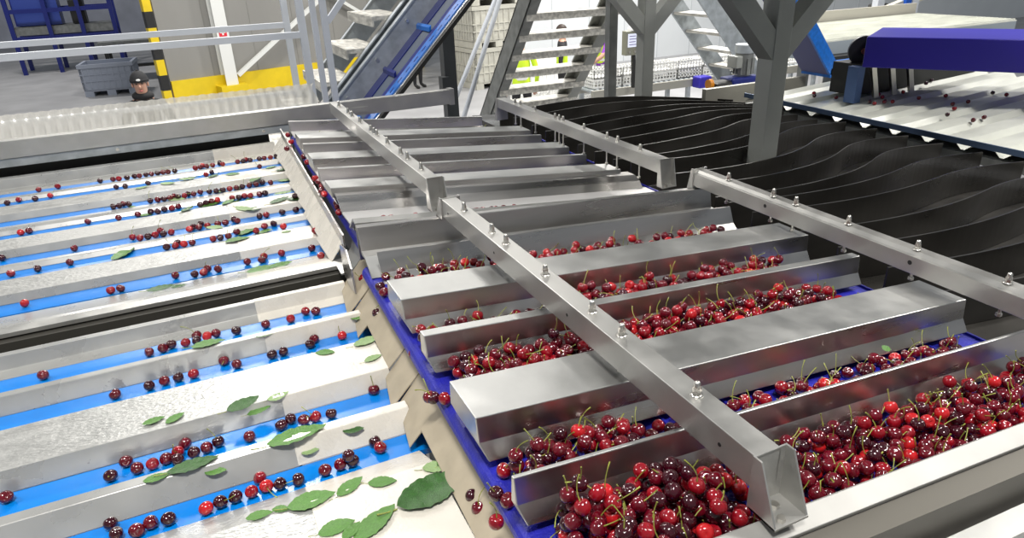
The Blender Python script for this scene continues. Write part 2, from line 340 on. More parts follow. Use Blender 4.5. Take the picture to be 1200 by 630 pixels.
# ------------------------------------------------------------------ LEFT: white lane plates and sky-blue belts
XL = -1.6
def xe(y): return .262 + .026 * y          # right end of the left lanes
XB = .055                                   # seam steel | cream sheet
ZB = 1.91
ridges = [  # front bottom, front crest, back crest, back bottom
    (.60, .66, 1.05, 1.15), (1.22, 1.25, 1.275, 1.335), (1.412, 1.425, 1.585, 1.665), (1.73, 1.742, 1.762, 1.85), (1.92, 1.955, 1.972, 1.99),
    (2.13, 2.135, 2.16, 2.34), (2.44, 2.452, 2.585, 2.67), (2.745, 2.755, 2.775, 2.83), (2.90, 2.912, 3.05, 3.14), (3.19, 3.20, 3.235, 3.32), (3.39, 3.402, 3.54, 3.64), (3.70, 3.71, 3.74, 3.81), (3.87, 3.90, 3.97, 4.0)]
belts = [(1.15, 1.22), (1.335, 1.412), (1.665, 1.73), (1.85, 1.92), (2.35, 2.44), (2.67, 2.745), (2.83, 2.90), (3.14, 3.19), (3.32, 3.39), (3.64, 3.70), (3.81, 3.87)]
def crest(i): return 1.975 if i == 12 else (1.953 if i < 6 else (1.935 if ridges[i][2] - ridges[i][1] > .1 else 1.9245))
for i, (a, b, c, d) in enumerate(ridges):
    wide = (c - b) > .1
    t = T5('lane_plate', ('wide ' if wide else 'narrow ') + 'pale lane plate, %s from the front of the left sorting table' % ordn(i), 'lane plate', (0, (a + d) / 2, 1.9))
    t['group'] = 'pale lane plates of the left table'
    H = crest(i)
    if i == 4: prof = [(a, 1.885), (a, 1.908), (b, 1.915), (b + .012, 1.953), (d - .004, 1.953), (d - .004, 1.885)]
    elif i == 12: prof = [(a, 1.885), (a, 1.908), (b + .03, 1.915), (b + .045, 1.962), (d - .01, 1.962), (d - .01, 1.885)]
    elif i == 5: prof = [(a, 1.885), (a, 1.955), (b, 1.957), (c, 1.955), (d, 1.908), (d, 1.885)]
    else: prof = [(a, 1.885), (a, 1.908), (b, H), (c, H), (d, 1.908), (d, 1.885)]
    e = xe((a + d) / 2)
    front = [prof[0], prof[1], prof[2], (prof[2][0] + .0008, prof[2][1] - .0006), (prof[2][0], 1.885)]
    MB().prism(prof, 'x', XL, XB).build('steel_section', DIMPLE if wide else SMOOTHS, t, .002)
    MB().prism([(p, q + .0012) for p, q in prof], 'x', XB - .01, e).build('plastic_section', CREAM, t, .002)
    if wide and i not in (0, 5, 12): MB().add([(XL, a - .0006, 1.908), (XB - .012, a - .0006, 1.908), (XB - .012, b - .0006, H), (XL, b - .0006, H)], [(0, 1, 2, 3)]).build('smooth_face', SMOOTHS, t)
for i, (a, b) in enumerate(belts):
    o = MB().box((XL, a + .001, 1.893), (xe(a) + .045, b - .001, 1.9065)).build('conveyor_belt', SKYBELT)
    tag(o, 'sky blue lane belt, %s from the front of the left sorting table' % ordn(i), 'belt', 'sky blue lane belts')
# frame of the left table
t = T5('table_frame', 'steel frame rails carrying the left sorting table', 'frame', (-.5, 2, 0))
MB().box((XL, .55, 1.80), (.30, 4.02, 1.884)).build('under_tray', SHADOWY, t)
MB().prism([(2.095, 1.958), (2.128, 1.962), (2.128, 1.885), (2.112, 1.885), (2.112, 1.945), (2.095, 1.945)], 'x', XL, .385).build('lip_rail', BAR, t, .001)
MB().box((XL, 1.992, 1.885), (.36, 2.06, 1.90)).build('rail_web', SHADOWY, t)
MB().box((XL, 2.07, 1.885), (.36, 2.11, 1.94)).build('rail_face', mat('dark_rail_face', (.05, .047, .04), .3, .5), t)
MB().box((XL, 4.14, 1.5), (.36, 4.15, 1.98)).build('gap_shade_back', SHADOWY, t)  # dark sheet added to paint the black shade in the rear gap
MB().box((XL, 4.0, 1.86), (.40, 4.14, 1.884)).build('gap_shade_floor', SHADOWY, t)  # closes the same gap from below, dark as its shade
for x in (-1.5, .1):
    for y in (.8, 3.8): MB().box((x, y, 0), (x + .08, y + .08, 1.80)).build('leg', GALVD, t)
# rear beam, galvanised strip, clear flighted belt
t = T5('rear_beam', 'long pale steel beam across the back of both sorting tables', 'beam', (0, 4.08, 2.04))
MB().box((-1.9, 4.05, 2.035), (1.46, 4.10, 2.122)).build('web', BAR, t, .002)
MB().box((1.44, 4.045, 2.03), (1.47, 4.105, 2.126)).build('end_plate', BAR, t)
MB().box((.76, 4.044, 2.052), (.93, 4.05, 2.082)).build('splice_plate', BAR, t)
t = T5('galvanised_channel', 'blue grey galvanised channel under the rear beam at left', 'channel', (-.5, 4.1, 1.95))
MB().box((-1.9, 4.06, 1.992), (.62, 4.12, 2.032)).build('web', GALV, t)
for x in (.33, -.4): MB().tube([(x, 4.062, 2.012), (x, 4.052, 2.012)], .008, 8).build('bolt', SILVER, t)
for x in (-1.2, .5): MB().box((x, 4.155, 0), (x + .08, 4.22, 2.03)).build('leg', GALVD, t)
t = T5('clear_flight_belt', 'row of clear plastic flights on a belt behind the rear beam', 'conveyor', (-.5, 4.3, 2.1))
mb = MB(); n = 0; pitch = .052; xx = -1.9; nx = 340; cols = 9; vs = []; fs = []
for i in range(nx + 1):
    x = -1.9 + i * (2.58 / nx); ph = 2 * pi * x / pitch
    for j in range(cols + 1):
        q = j / cols; vs.append((x + .012 * sin(q * pi * 2), 4.28 + .03 * q + .010 * cos(ph + sin(q * 7) * 1.5), 2.075 + .13 * q + .003 * sin(ph)))
for i in range(nx):
    for j in range(cols): a = i * (cols + 1) + j; fs.append((a, a + cols + 1, a + cols + 2, a + 1))
mb.add(vs, fs, 0, True); mb.build('flights', CLEAR, t)
MB().box((-1.9, 4.22, 2.05), (.68, 4.44, 2.068)).build('belt_bed', GALVD, t)
for i in range(27): MB().box((-1.88 + i * .093, 4.225, 2.068), (-1.87 + i * .093, 4.235, 2.098)).build('flight_peg', WHITEP, t)
for x in (-1.7, .5): MB().box((x, 4.3, 0), (x + .08, 4.38, 2.05)).build('leg', GALVD, t)

# ------------------------------------------------------------------ RIGHT: stainless lanes
def TF(v): return (v[0], v[1], v[2] - .075 * (v[0] - .33))
def TR(v): return (v[0], v[1], v[2] - .10 * (v[0] - .33))
def xs(y): return .290 + .036 * y
ZT = 2.15
def divider(label, yf, yb, tilt, x1, x0=None, zt=ZT, drop=.08, lipf=.022, studs=()):
    t = T5('lane_divider', label, 'divider', (.33, (yf + yb) / 2, zt)); t['group'] = 'stainless lane dividers'
    x0 = xs(yf) if x0 is None else x0
    zb = zt - drop; zm = zt - drop * .62
    prof = [(yf - lipf, zb), (yf - .004, zm), (yf, zt), (yb, zt), (yb + .004, zm), (yb + lipf * .6, zb)]
    n = len(prof); vs = []
    for (x, ins) in ((x0, 0), (x1, 0)):
        for (p, q) in prof: vs.append(tilt((x + (.010 if q < zm - .001 and x == x0 else 0) - (.002 if q > zt - .001 and x == x0 else 0), p, q)))
    fs = [(5, 4, 3, 2, 1, 0), tuple(range(n, 2 * n))] + [(i, n + i, n + (i + 1) % n, (i + 1) % n)[::-1] for i in range(n)]
    mi = [0, 0, 0, 0, 1, 0, 0, 0]
    mb = MB()
    for f, m_ in zip(fs, mi): mb.add([vs[i] for i in f], [tuple(range(len(f)))], m_)
    # merge by building one closed mesh
    mb2 = MB(); mb2.v = vs; mb2.f = fs; mb2.m = mi; mb2.sm = [False] * len(fs)
    mb2.build('folded_cover', [STEEL, STEELTOP], t, .002)
    return t
# front bay
XR = 1.60
divider('narrow stainless divider nearest the camera in the front bay', .728, .736, TF, XR, studs=())
divider('wide flat topped stainless divider behind the nearest narrow one in the front bay', .889, 1.015, TF, XR)
divider('narrow flat topped stainless divider in the middle of the front bay', 1.194, 1.222, TF, XR)
divider('wide stainless divider at the back of the front bay, red pile before and behind', 1.378, 1.498, TF, XR)
# mid rail wall of the front bay
t = T5('mid_rail', 'stainless rail wall closing the back of the front bay', 'rail', (.36, 1.86, 2.1))
MB().prism([(1.835, 2.085), (1.85, 2.166), (1.852, 2.168), (1.872, 2.168), (1.872, 2.06), (1.868, 2.06), (1.868, 2.162), (1.856, 2.162), (1.842, 2.085)], 'x', .352, 1.62, 0, TF).build('rail_lip', STEEL, t)
MB().prism([(1.735, 2.055), (1.80, 2.095), (1.838, 2.098), (1.842, 2.085), (1.80, 2.09), (1.74, 2.05)], 'x', .352, 1.62, 0, TF).build('shelf', STEELTOP, t)
MB().prism([(1.690, 2.052), (1.718, 2.075), (1.742, 2.128), (1.746, 2.128), (1.722, 2.073), (1.694, 2.050)], 'x', .375, 1.62, 0, TF).build('inner_skirt', STEEL, t)
# front rail
t = T5('front_rail', 'long stainless front rail at the lower right edge', 'rail', (.9, .5, 2.1))
MB().prism([(.492, 2.128), (.525, 2.138), (.528, 2.136), (.528, 2.05), (.522, 2.05), (.522, 2.13), (.496, 2.122), (.4925, 2.122)], 'x', .30, 2.1, 0, TF).build('rail_lip', mat('front_rail_steel', (.33, .325, .31), .5, .5, .1, 12), t, .001)
MB().box((.30, .452, 2.03), (2.1, .492, 2.121), 0, TF).build('channel', mat('rail_channel_shade', (.15, .14, .12), .5, .45), t)  # olive-dark tone paints the shadow beneath the rail lip
MB().box((.30, .40, 2.03), (2.1, .44, 2.066), 0, TF).build('ledge', STEELTOP, t)
MB().box((.30, .05, 1.98), (2.1, .40, 1.99), 0, TF).build('outer_cover', STEELTOP, t)
# rear bay rail + dividers
t = T5('rear_bay_rail', 'stainless rail with bright lip at the front of the rear bay', 'rail', (.36, 1.98, 2.1))
MB().prism([(1.962, 2.142), (1.985, 2.15), (1.992, 2.148), (2.06, 2.100), (2.06, 2.094), (1.99, 2.14), (1.962, 2.137)], 'x', .368, 1.62, 0, TR).build('rail_lip', BAR, t)
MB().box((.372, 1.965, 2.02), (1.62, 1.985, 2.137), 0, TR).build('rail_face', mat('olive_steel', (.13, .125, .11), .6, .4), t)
MB().box((.38, 2.05, 2.088), (1.62, 2.24, 2.094), 0, TR).build('tray', mat('pale_tray', (.62, .61, .6), .4, .3), t)
XR2 = 1.56
t = divider('wide stainless divider nearest the gap in the rear bay', 2.335, 2.44, TR, XR2, drop=.055)
MB().prism([(2.225, 2.088), (2.255, 2.12), (2.29, 2.135), (2.345, 2.135), (2.345, 2.125), (2.29, 2.128), (2.232, 2.085)], 'x', .38, 1.6, 0, TR).build('front_skirt', STEEL, t)
divider('narrow stainless divider, second from the gap in the rear bay', 2.612, 2.632, TR, XR2)
divider('wide stainless divider, third from the gap in the rear bay', 2.77, 2.885, TR, XR2)
divider('narrow stainless divider, fourth from the gap in the rear bay', 3.055, 3.072, TR, XR2)
divider('wide stainless divider, fifth from the gap in the rear bay', 3.178, 3.30, TR, XR2)
divider('narrow stainless divider farthest back in the rear bay', 3.59, 3.605, TR, XR2 - .1)
# belts
def conveyor_belt(label, y0, y1, tilt, x0f, x1, z):
    mb = MB(); prof = []
    for k in range(9): a_ = pi / 2 + k * pi / 8; prof.append((.022 * cos(a_), .022 * sin(a_) - .022))
    top = [(x1, 0)] + prof + [(x1, -.044)]
    vs = []; n = len(top)
    for y in (y0, y1):
        for (dx, dz) in top:
            x = dx if dx == x1 else x0f(y) + dx
            v = tilt((x, y, z + dz)); vs.append(v)
    fs = [tuple(range(n))[::-1], tuple(range(n, 2 * n))] + [(i, (i + 1) % n, n + (i + 1) % n, n + i) for i in range(n)]
    mb.add(vs, fs); t = thing('lane_belt', label, 'belt', (x0f(y0), y0, z)); mb.build('belt_loop', NAVYBELT, t)
    mb = MB()
    for k in range(9):
        x = x0f(y0) + .05 + k * .155
        mb.box((x, y0 + .01, z), (x + .006, y1 - .01, z + .006), 0, tilt)
    mb.build('cleat', NAVYBELT, t); return t
ZBF = 2.052
conveyor_belt('ultramarine belt under the front bay dividers, its edge curling over shade toned aprons', .53, 1.83, TF, lambda y: .318 + .026 * y, 1.64, ZBF)
conveyor_belt('ultramarine belt under the rear bay dividers', 2.02, 3.66, TR, lambda y: .345 + .027 * y, 1.62, 2.064)
# aprons under the front belt edge
t = T5('apron', 'row of apron sheets, shade painted beige, between the ultramarine belt and pale lane plates', 'apron', (.3, 1.2, 1.9))
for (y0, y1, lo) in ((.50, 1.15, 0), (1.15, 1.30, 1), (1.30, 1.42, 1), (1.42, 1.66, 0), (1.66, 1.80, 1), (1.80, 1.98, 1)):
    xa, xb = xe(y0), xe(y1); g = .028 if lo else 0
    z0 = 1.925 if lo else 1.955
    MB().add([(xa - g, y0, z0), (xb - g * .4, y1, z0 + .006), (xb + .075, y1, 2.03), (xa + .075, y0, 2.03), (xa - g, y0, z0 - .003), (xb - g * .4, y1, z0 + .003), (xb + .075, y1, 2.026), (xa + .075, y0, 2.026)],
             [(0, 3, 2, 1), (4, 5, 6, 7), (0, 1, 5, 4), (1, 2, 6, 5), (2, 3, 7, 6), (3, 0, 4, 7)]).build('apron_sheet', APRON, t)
MB().bar((.352, .50, 2.012), (.385, 1.90, 2.012), .03, .012).build('belt_shadow_strip', mat('olive_shadow', (.20, .18, .12), .2, .5), t)  # olive strip stands in for the belt edge's shadow on the aprons
t = T5('edge_guide', 'cream angled guide plates and thin steel edge beside the rear bay', 'guide', (.35, 3, 1.9))
for k, (y0, y1) in enumerate(((2.14, 2.39), (2.39, 2.70), (2.70, 2.87), (2.87, 3.16), (3.16, 3.35), (3.35, 3.67), (3.67, 3.85))):
    xa, xb = xe(y0), xe(y1)
    MB().add([(xa - .010, y0, 1.957), (xb - .020, y1, 1.952), (xb + .034, y1, 2.016), (xa + .034, y0, 2.016), (xa - .010, y0, 1.953), (xb - .020, y1, 1.948), (xb + .036, y1, 2.012), (xa + .036, y0, 2.012)], [(0, 3, 2, 1), (4, 5, 6, 7), (0, 1, 5, 4), (1, 2, 6, 5), (2, 3, 7, 6), (3, 0, 4, 7)]).build('guide_plate', CREAM, t)
MB().bar((.352, 2.10, 2.036), (.400, 3.85, 2.036), .006, .04).build('steel_edge', STEEL, t)
t = T5('bent_bracket', 'bent steel bracket joining the gap rail to the table edge', 'bracket', (.38, 2.1, 2))
MB().prism([(.315, 1.955), (.350, 1.957), (.385, 1.99), (.40, 2.055), (.395, 2.057), (.378, 1.995), (.348, 1.963), (.315, 1.961)], 'y', 2.02, 2.14).build('folded_plate', BAR, t)
MB().prism([(1.84, 1.97), (1.90, 1.96), (1.985, 1.975), (1.99, 2.07), (1.90, 2.085), (1.86, 2.04)], 'x', .318, .323).build('side_cheek', STEEL, t)
# carcass of the right machine
t = T5('machine_carcass', 'dark machine body beneath the stainless lanes', 'machine', (1, 2, 0))
MB().box((.42, .56, 1.80), (1.62, 1.95, 2.0), 0, TF).build('front_body', SHADOWY, t)
MB().box((.46, 2.02, 1.80), (1.60, 3.66, 2.0), 0, TR).build('rear_body', SHADOWY, t)
for x in (.5, 1.45):
    for y in (.7, 1.8, 3.4): MB().box((x, y, 0), (x + .09, y + .09, 1.74)).build('leg', GALVD, t)
# side wall of rear bay
# ---- crossbars
def nut_mesh(rod):
    mb = MB()
    mb.lathe((0, 0, 0), [(0, .0015), (.0105, .0015), (.0105, 0)], 16)
    mb.prism([(.0075 * cos(k * pi / 3), .0075 * sin(k * pi / 3)) for k in range(6)], 'z', .0015, .0085)
    mb.prism([(.0072 * cos(k * pi / 3 + .3), .0072 * sin(k * pi / 3 + .3)) for k in range(6)], 'z', .0088, .0145)
    mb.lathe((0, 0, 0), [(.0055, .0145), (.0055, .021), (.004, .0245), (0, .0255)], 12)
    mb.tube([(0, 0, 0), (0, 0, -rod)], .0038, 8)
    mb.prism([(.007 * cos(k * pi / 3), .007 * sin(k * pi / 3)) for k in range(6)], 'z', -rod + .001, -rod + .008)
    return mb
def crossbar(label, x0, x1, y0, y1, zt, h, ys, tilt, rod, section='box', holes=(), m=BAR):
    t = T5('crossbar', label, 'beam', ((x0 + x1) / 2, y0, zt))
    tk = .0035
    if section == 'box': prof = [(x0, zt - h), (x0, zt), (x1, zt), (x1, zt - h), (x1 - tk, zt - h), (x1 - tk, zt - tk), (x0 + tk, zt - tk), (x0 + tk, zt - h)]
    else: prof = [(x0, zt - h), (x0, zt - .012), (x0 + .006, zt - .010), (x0 + .018, zt - .002), (x0 + .022, zt - .006), (x1 - .004, zt), (x1, zt - .004), (x1, zt - h), (x1 - tk, zt - h), (x1 - tk, zt - .010), (x0 + tk, zt - .016), (x0 + tk, zt - h)]
    MB().prism(prof, 'y', y0, y1).build('beam', m, t, .0012)
    xm = (x0 + x1) / 2; me = nut_mesh(rod).mesh('bolt', SILVER)
    for y in ys:
        o = bpy.data.objects.new('bolt', me); COL.objects.link(o); o.parent = t; o.location = Vector((xm, y, zt)) - t.location
    for y in holes: MB().tube([(x0 - .0006, y, zt - h * .52), (x0 + .001, y, zt - h * .52)], .006 if section != 'box' else .0035, 12).build('hole', BLACK, t)
    return t
def bracket(t, x0, x1, y, zt, zb, s, m=BAR, d=.05):
    # channel bracket whose open side faces s (-1 = towards camera)
    tk = .003; mb = MB()
    mb.box((x0 - .004, min(y, y - s * tk), zb), (x1 + .012, max(y, y - s * tk), zt + .002))
    for x in (x0 - .004, x1 + .009):
        mb.add([(x, y, zb), (x, y + s * d, zb), (x, y + s * d * .25, zt + .002), (x, y, zt + .002), (x + tk, y, zb), (x + tk, y + s * d, zb), (x + tk, y + s * d * .25, zt + .002), (x + tk, y, zt + .002)],
               [(0, 1, 2, 3), (7, 6, 5, 4), (0, 4, 5, 1), (1, 5, 6, 2), (2, 6, 7, 3), (3, 7, 4, 0)])
    mb.box((x0 - .004, min(y, y + s * d), zb), (x1 + .012, max(y, y + s * d), zb + tk))
    mb.build('end_bracket', m, t)
    for (fx, fy) in ((.4, .35), (.15, .8)): 
        p = (x0 + (x1 - x0) * fx + .01, y + s * d * fy, zb + tk); r_ = .0065
        MB().prism([(p[0] + r_ * cos(k * pi / 3), p[1] + r_ * sin(k * pi / 3)) for k in range(6)], 'z', p[2], p[2] + .006).build('bracket_bolt', SILVER, t)
t = crossbar('long near crossbar running diagonally over the front bay', .602, .647, .548, 1.83, 2.212, .056, [.704, .916, 1.02, 1.218, 1.425, 1.511, 1.704], TF, .078, holes=(.62, 1.08, 1.45, 1.78))
bracket(t, .602, .647, .548, 2.212, 2.124, -1, d=.052); bracket(t, .602, .647, 1.83, 2.212, 2.146, 1, d=.05)
t = crossbar('left crossbar over the rear bay with the closest bolts', .628, .672, 2.045, 3.58, 2.212, .055, [3.45, 3.25, 3.17, 3.02, 2.83, 2.775, 2.735, 2.58, 2.40, 2.32, 2.165], TR, .075)
bracket(t, .628, .672, 2.045, 2.212, 2.112, -1, d=.045)
t = crossbar('right crossbar over the front bay with two round holes', 1.555, 1.60, .45, 1.87, 2.142, .058, [1.716, 1.513, 1.422, 1.232, 1.023, .8], TF, .085, 'lip', holes=(1.52, 1.02))
bracket(t, 1.555, 1.60, 1.87, 2.142, 2.05, 1, d=.03)
t = crossbar('right crossbar over the rear bay beside the curved dividers', 1.525, 1.575, 2.03, 3.52, 2.142, .05, [3.335, 3.27, 3.10, 2.89, 2.85, 2.81, 2.62, 2.43, 2.35, 2.19], TR, .115)
bracket(t, 1.525, 1.575, 2.03, 2.142, 2.04, -1, d=.03)
bracket(t, 1.525, 1.575, 3.52, 2.142, 2.02, 1, d=.03)

# ------------------------------------------------------------------ curved dividers, near-black for the shade painted into them
def TD(x): return 2.12 - .075 * (x - .33)
cur = [(3.82, 3.84, .34), (3.62, 3.72, .30), (3.38, 3.64, .22), (3.22, 3.56, .18), (3.05, 3.48, .12), (2.88, 3.36, .08), (2.72, 3.24, .04), (2.56, 3.08, 0),
       (2.42, 2.87, 0), (2.20, 2.66, 0), (2.03, 2.46, 0), (1.87, 2.26, 0), (1.80, 2.05, 0), (1.68, 1.85, 0), (1.47, 1.65, 0), (1.32, 1.45, 0), (1.15, 1.25, 0), (.98, 1.05, 0)]
def sshift(x):
    P = [(1.68, 0), (1.95, .06), (2.2, .16), (2.5, .32), (2.72, .5), (2.88, .70), (3.05, .86), (3.25, .95), (3.52, 1)]
    for (a, fa), (b, fb) in zip(P, P[1:]):
        if x <= b:
            u = (x - a) / (b - a); return fa + (fb - fa) * u
    return 1
import bisect
def catm(x):
    return sum(sshift(x + d) for d in (-.09, -.045, 0, .045, .09)) / 5 if 1.78 < x < 3.45 else sshift(x)
names_c = ['rearmost'] + ['%s from the rear' % ordn(i) for i in range(1, 18)]
for k, (ys_, ye, bul) in enumerate(cur):
    ye += 0; t_ = .006; h = .115
    top = []
    for i in range(41):
        x = 1.67 + (3.50 - 1.67) * i / 40
        amp = 1.0
        y = ys_ + (ye - ys_) * catm(x) + bul * sin(pi * min(1, max(0, (x - 1.69) / 1.81)) ** 1.15)
        if k >= 8: y -= .028 * sin(pi * (x - 1.69) / 1.0) if x < 2.69 else -.02 * sin(pi * (x - 2.69) / .81)
        top.append((x, y))
    vs = []; fs = []
    for (x, y) in top:
        z = TD(x) - (.02 if k < 8 else 0)
        zb_ = TD(x) - .116
        vs += [(x, y, z), (x, y + t_, z), (x, y + t_, zb_), (x, y, zb_)]
    for i in range(40):
        for j in range(4): fs.append((i * 4 + j, (i + 1) * 4 + j, (i + 1) * 4 + (j + 1) % 4, i * 4 + (j + 1) % 4))
    fs += [(3, 2, 1, 0), (160, 161, 162, 163)]
    mb = MB().add(vs, fs)
    o = mb.build('curved_divider', SHADEDST); tag(o, 'curved steel lane divider toned black as in shade, ' + names_c[k], 'divider', 'curved lane dividers toned black as in shade')
t = T5('curved_tray', 'tray floor darkened as in shade beneath the curved dividers', 'tray', (2.6, 2.5, 1.9))
MB().add([(1.66, .6, TD(1.66) - .118), (3.50, .6, TD(3.5) - .118), (3.50, 4.25, TD(3.5) - .118), (1.66, 4.25, TD(1.66) - .118), (1.66, .6, TD(1.66) - .15), (3.50, .6, TD(3.5) - .15), (3.50, 4.25, TD(3.5) - .15), (1.66, 4.25, TD(1.66) - .15)],
         [(0, 1, 2, 3), (7, 6, 5, 4), (0, 4, 5, 1), (1, 5, 6, 2), (2, 6, 7, 3), (3, 7, 4, 0)]).build('tray_floor', SHADEDST, t)
for x in (1.9, 3.3):
    for y in (.9, 4.0): MB().box((x, y, 0), (x + .08, y + .08, 1.72)).build('leg', GALVD, t)
# ---- far white ribbed table
def TW(x): return 1.855 + .05 * (x - 3.55)
t = T5('ribbed_table', 'white ribbed tray table at the upper right with thin blue steel edge', 'table', (4.2, 2.6, 1.85))
prof = []; y = .4
while y < 3.78:
    prof += [(y, .0), (y + .03, .028), (y + .15, .024), (y + .18, 0)]; y += .2
pts = [(p, q) for p, q in prof]
vs = []; fs = []
for x in (3.56, 5.3):
    for (p, q) in pts: vs.append((x, p, TW(x) + q))
n = len(pts)
for i in range(n - 1): fs.append((i, n + i, n + i + 1, i + 1))
MB().add(vs, fs).build('ribbed_sheet', WHITETRAY, t)
MB().box((3.56, .4, 1.80), (5.4, 3.8, 1.84)).build('underside', GALVD, t)
MB().bar((3.545, .4, 1.90), (3.545, 3.78, 1.90), .008, .03).build('edge_strip', mat('bluish_edge', (.10, .15, .25), .5, .4), t)
MB().box((3.3, 3.90, 1.80), (4.25, 3.94, 1.945)).build('back_rail', mat('olive_back_rail', (.30, .29, .25), .4, .5), t)
for x in (3.7, 5.2):
    for y in (.5, 3.3): MB().box((x, y, 0), (x + .08, y + .08, 1.80)).build('leg', GALVD, t)
# blue guard box with pulley
t = T5('drive_guard', 'violet blue drive guard box with black pulley over the white ribbed table', 'guard', (4.4, 3.2, 2.1))
gp = aty(1015, 60, 3.45)
gx = gp.x
g0, g1, g2 = atz(1016, 43, 2.315), atz(1034, 32, 2.315), atz(1073, 44, 2.315); gd = (g2 - g0).normalized(); gx = g0.x
MB().prism([(v.x, v.y) for v in (g0, g0 + gd * 1.6, g1 + gd * 1.6, g1)], 'z', 2.13, 2.315).build('guard_box', VIOLETB, t, .006)
MB().box((gx + .0, g0.y + .02, 1.90), (gx + .06, g0.y + .10, 2.128)).build('support', mat('pale_blue_plate', (.08, .14, .3), .1, .4), t)
mb = MB(); gc = (g0 + g1) / 2; gc.z = 2.2; gp_ = (Vector((-.62, -.78, 0))).normalized(); gq = gc - gd * .09 + Vector((0, -.05, 0)); mb.tube([gq, gq + gp_ * .03], .095, 28); mb.build('pulley', BLACK, t)
MB().tube([gq - gp_ * .08, gq + gp_ * .06], .02, 10).build('shaft', mat('copper_shaft', (.35, .12, .07), .5, .4), t)
for k in range(3): MB().bar((g0.x + .2 + .17 * k, g0.y + .02 - .12 * k * .0, 1.92), (g0.x + .15 + .17 * k, g0.y + .04, 2.128), .03, .03).build('strut', SILVER, t)
MB().box((gx + .09, g0.y + .1, 1.93), (gx + 1.3, g0.y + .3, 2.128)).build('dark_housing', BLACK, t)
# blue inclined conveyor right
t = T5('blue_elevator', 'blue elevator conveyor descending right behind the thick post', 'conveyor', (4.0, 3.9, 1.8))
def atm(px, py): p = aty(px, py, 3.78); return (p.x, p.z)
a, b, c, d = atm(927, 0), atm(973, 88), atm(987, 85), atm(943, 0)
def quadprism(P, y0, y1): return MB().prism([P[0], P[1], P[2], P[3]], 'y', y0, y1)
up_ = ((a[0] - b[0]), (a[1] - b[1]))
a2 = (a[0] + up_[0] * .6, a[1] + up_[1] * .6); d2 = (d[0] + up_[0] * .6, d[1] + up_[1] * .6)
quadprism([a2, b, c, d2], 3.78, 3.80).build('side_rail', BLUEB, t)
quadprism([a2, b, c, d2], 3.80, 4.06).build('belt_housing', NAVY, t)
MB().box((c[0] - .12, 3.78, b[1] - .02), (c[0] + .45, 4.06, c[1] + .04)).build('lower_bed', BLUEB, t)
MB().prism([(d2[0] + .02, d2[1]), (d2[0] + .07, d2[1]), (c[0] + .0, c[1] + .16), (c[0] - .05, c[1] + .12)], 'y', 4.0, 4.02).build('clear_guard', mat('clear_guard', (.6, .62, .66), 0, .2, alpha=.5), t)
MB().box((c[0], 3.85, 0), (c[0] + .08, 3.95, b[1])).build('leg', GALVD, t)
# second white conveyor table further back, wall bench
t = T5('white_conveyor_table', 'white wired conveyor table behind the blue drive guard', 'conveyor', (7, 6.4, 1.6))
A = aty(955, 58, 5.6); 
MB().box((A.x, 5.6, 1.70), (A.x + 3.4, 7.0, A.z + .06)).build('side_panel', mat('grey_blue_panel', (.30, .34, .38), .2, .5), t)
mb = MB(); mb.box((A.x, 5.6, A.z + .06), (A.x + 3.4, 7.0, A.z + .075))
for k in range(26): mb.box((A.x, 5.62 + k * .053, A.z + .075), (A.x + 3.4, 5.635 + k * .053, A.z + .09))
mb.build('wire_top', WHITETRAY, t)
MB().box((A.x, 7.0, A.z), (A.x + 3.4, 7.04, A.z + .22)).build('back_rail', mat('beige_rail', (.45, .43, .38), .2, .5), t)
MB().box((A.x - .05, 5.45, 1.62), (A.x + 3, 5.6, 1.75)).build('dark_chain', BLACK, t)
for x in (A.x + .1, A.x + 3.2): MB().box((x, 5.8, 0), (x + .08, 5.9, 1.7)).build('leg', GALVD, t)
t = T5('tool_rack', 'black and teal equipment on the sloping rails at the top right corner', 'equipment', (9, 9, 1.9))
p = aty(1020, 22, 8.0)
MB().box((p.x - .45, 7.9, p.z - .12), (p.x + .5, 8.1, p.z + .06)).box((p.x, 7.9, p.z), (p.x + .25, 8.1, p.z + .22)).build('black_unit', BLACK, t, .03)
MB().tube([(p.x - .3, 7.85, p.z - .2), (p.x + .1, 7.85, p.z - .16)], .1, 14).build('teal_hose', mat('teal_plastic', (.02, .22, .28), 0, .4), t)
MB().box((p.x - .6, 7.8, 0), (p.x + 1.2, 8.3, p.z - .28)).build('cabinet', mat('cabinet_grey', (.42, .42, .41), .1, .5), t)
for (px, m_, w_) in ((1030, RAILP, .14), (1062, mat('royal_blue_post', (.01, .08, .42), 0, .4), .12), (1070, RAILP, .14), (1025, NAVY, .0)):
    if w_:
        q = aty(px, 20, 7.6); tag(MB().box((q.x - w_ / 2, 7.6, 0), (q.x + w_ / 2, 7.7, 3.2)).build('rack_upright', m_), {1030: 'pale rack upright left of the royal blue one', 1062: 'royal blue rack upright at the top right corner', 1070: 'pale rack upright right of the royal blue one'}[px], 'upright')
tag(MB().bar(aty(960, 45, 7.7), aty(1120, -22, 7.7), .10, .12).build('sloping_rail', mat('cream_rail', (.5, .48, .40), .2, .5)), 'cream sloping rail climbing right behind the violet guard', 'rail')

# right far stair
t = T5('steel_stair', 'grey stair descending right behind the thick post at upper right', 'stair', (5.5, 6.4, 1.5))
P0, P1 = aty(830, 0, 6.3), aty(868, 60, 6.3); dv = (P1 - P0).normalized(); Pt = P0 - dv * 1.2; Pb = P1 + dv * 2.0
for yy in (6.3, 6.95): MB().bar(Pt + Vector((0, yy - 6.3, 0)), Pb + Vector((0, yy - 6.3, 0)), .03, .2).build('stringer', GALV, t)
nst = int((Pt - Pb).length / .28)
for k in range(1, nst):
    q = Pt.lerp(Pb, k / nst); MB().box((q.x - .11, 6.32, q.z - .02), (q.x + .11, 6.94, q.z + .01)).build('tread', GRATE, t)
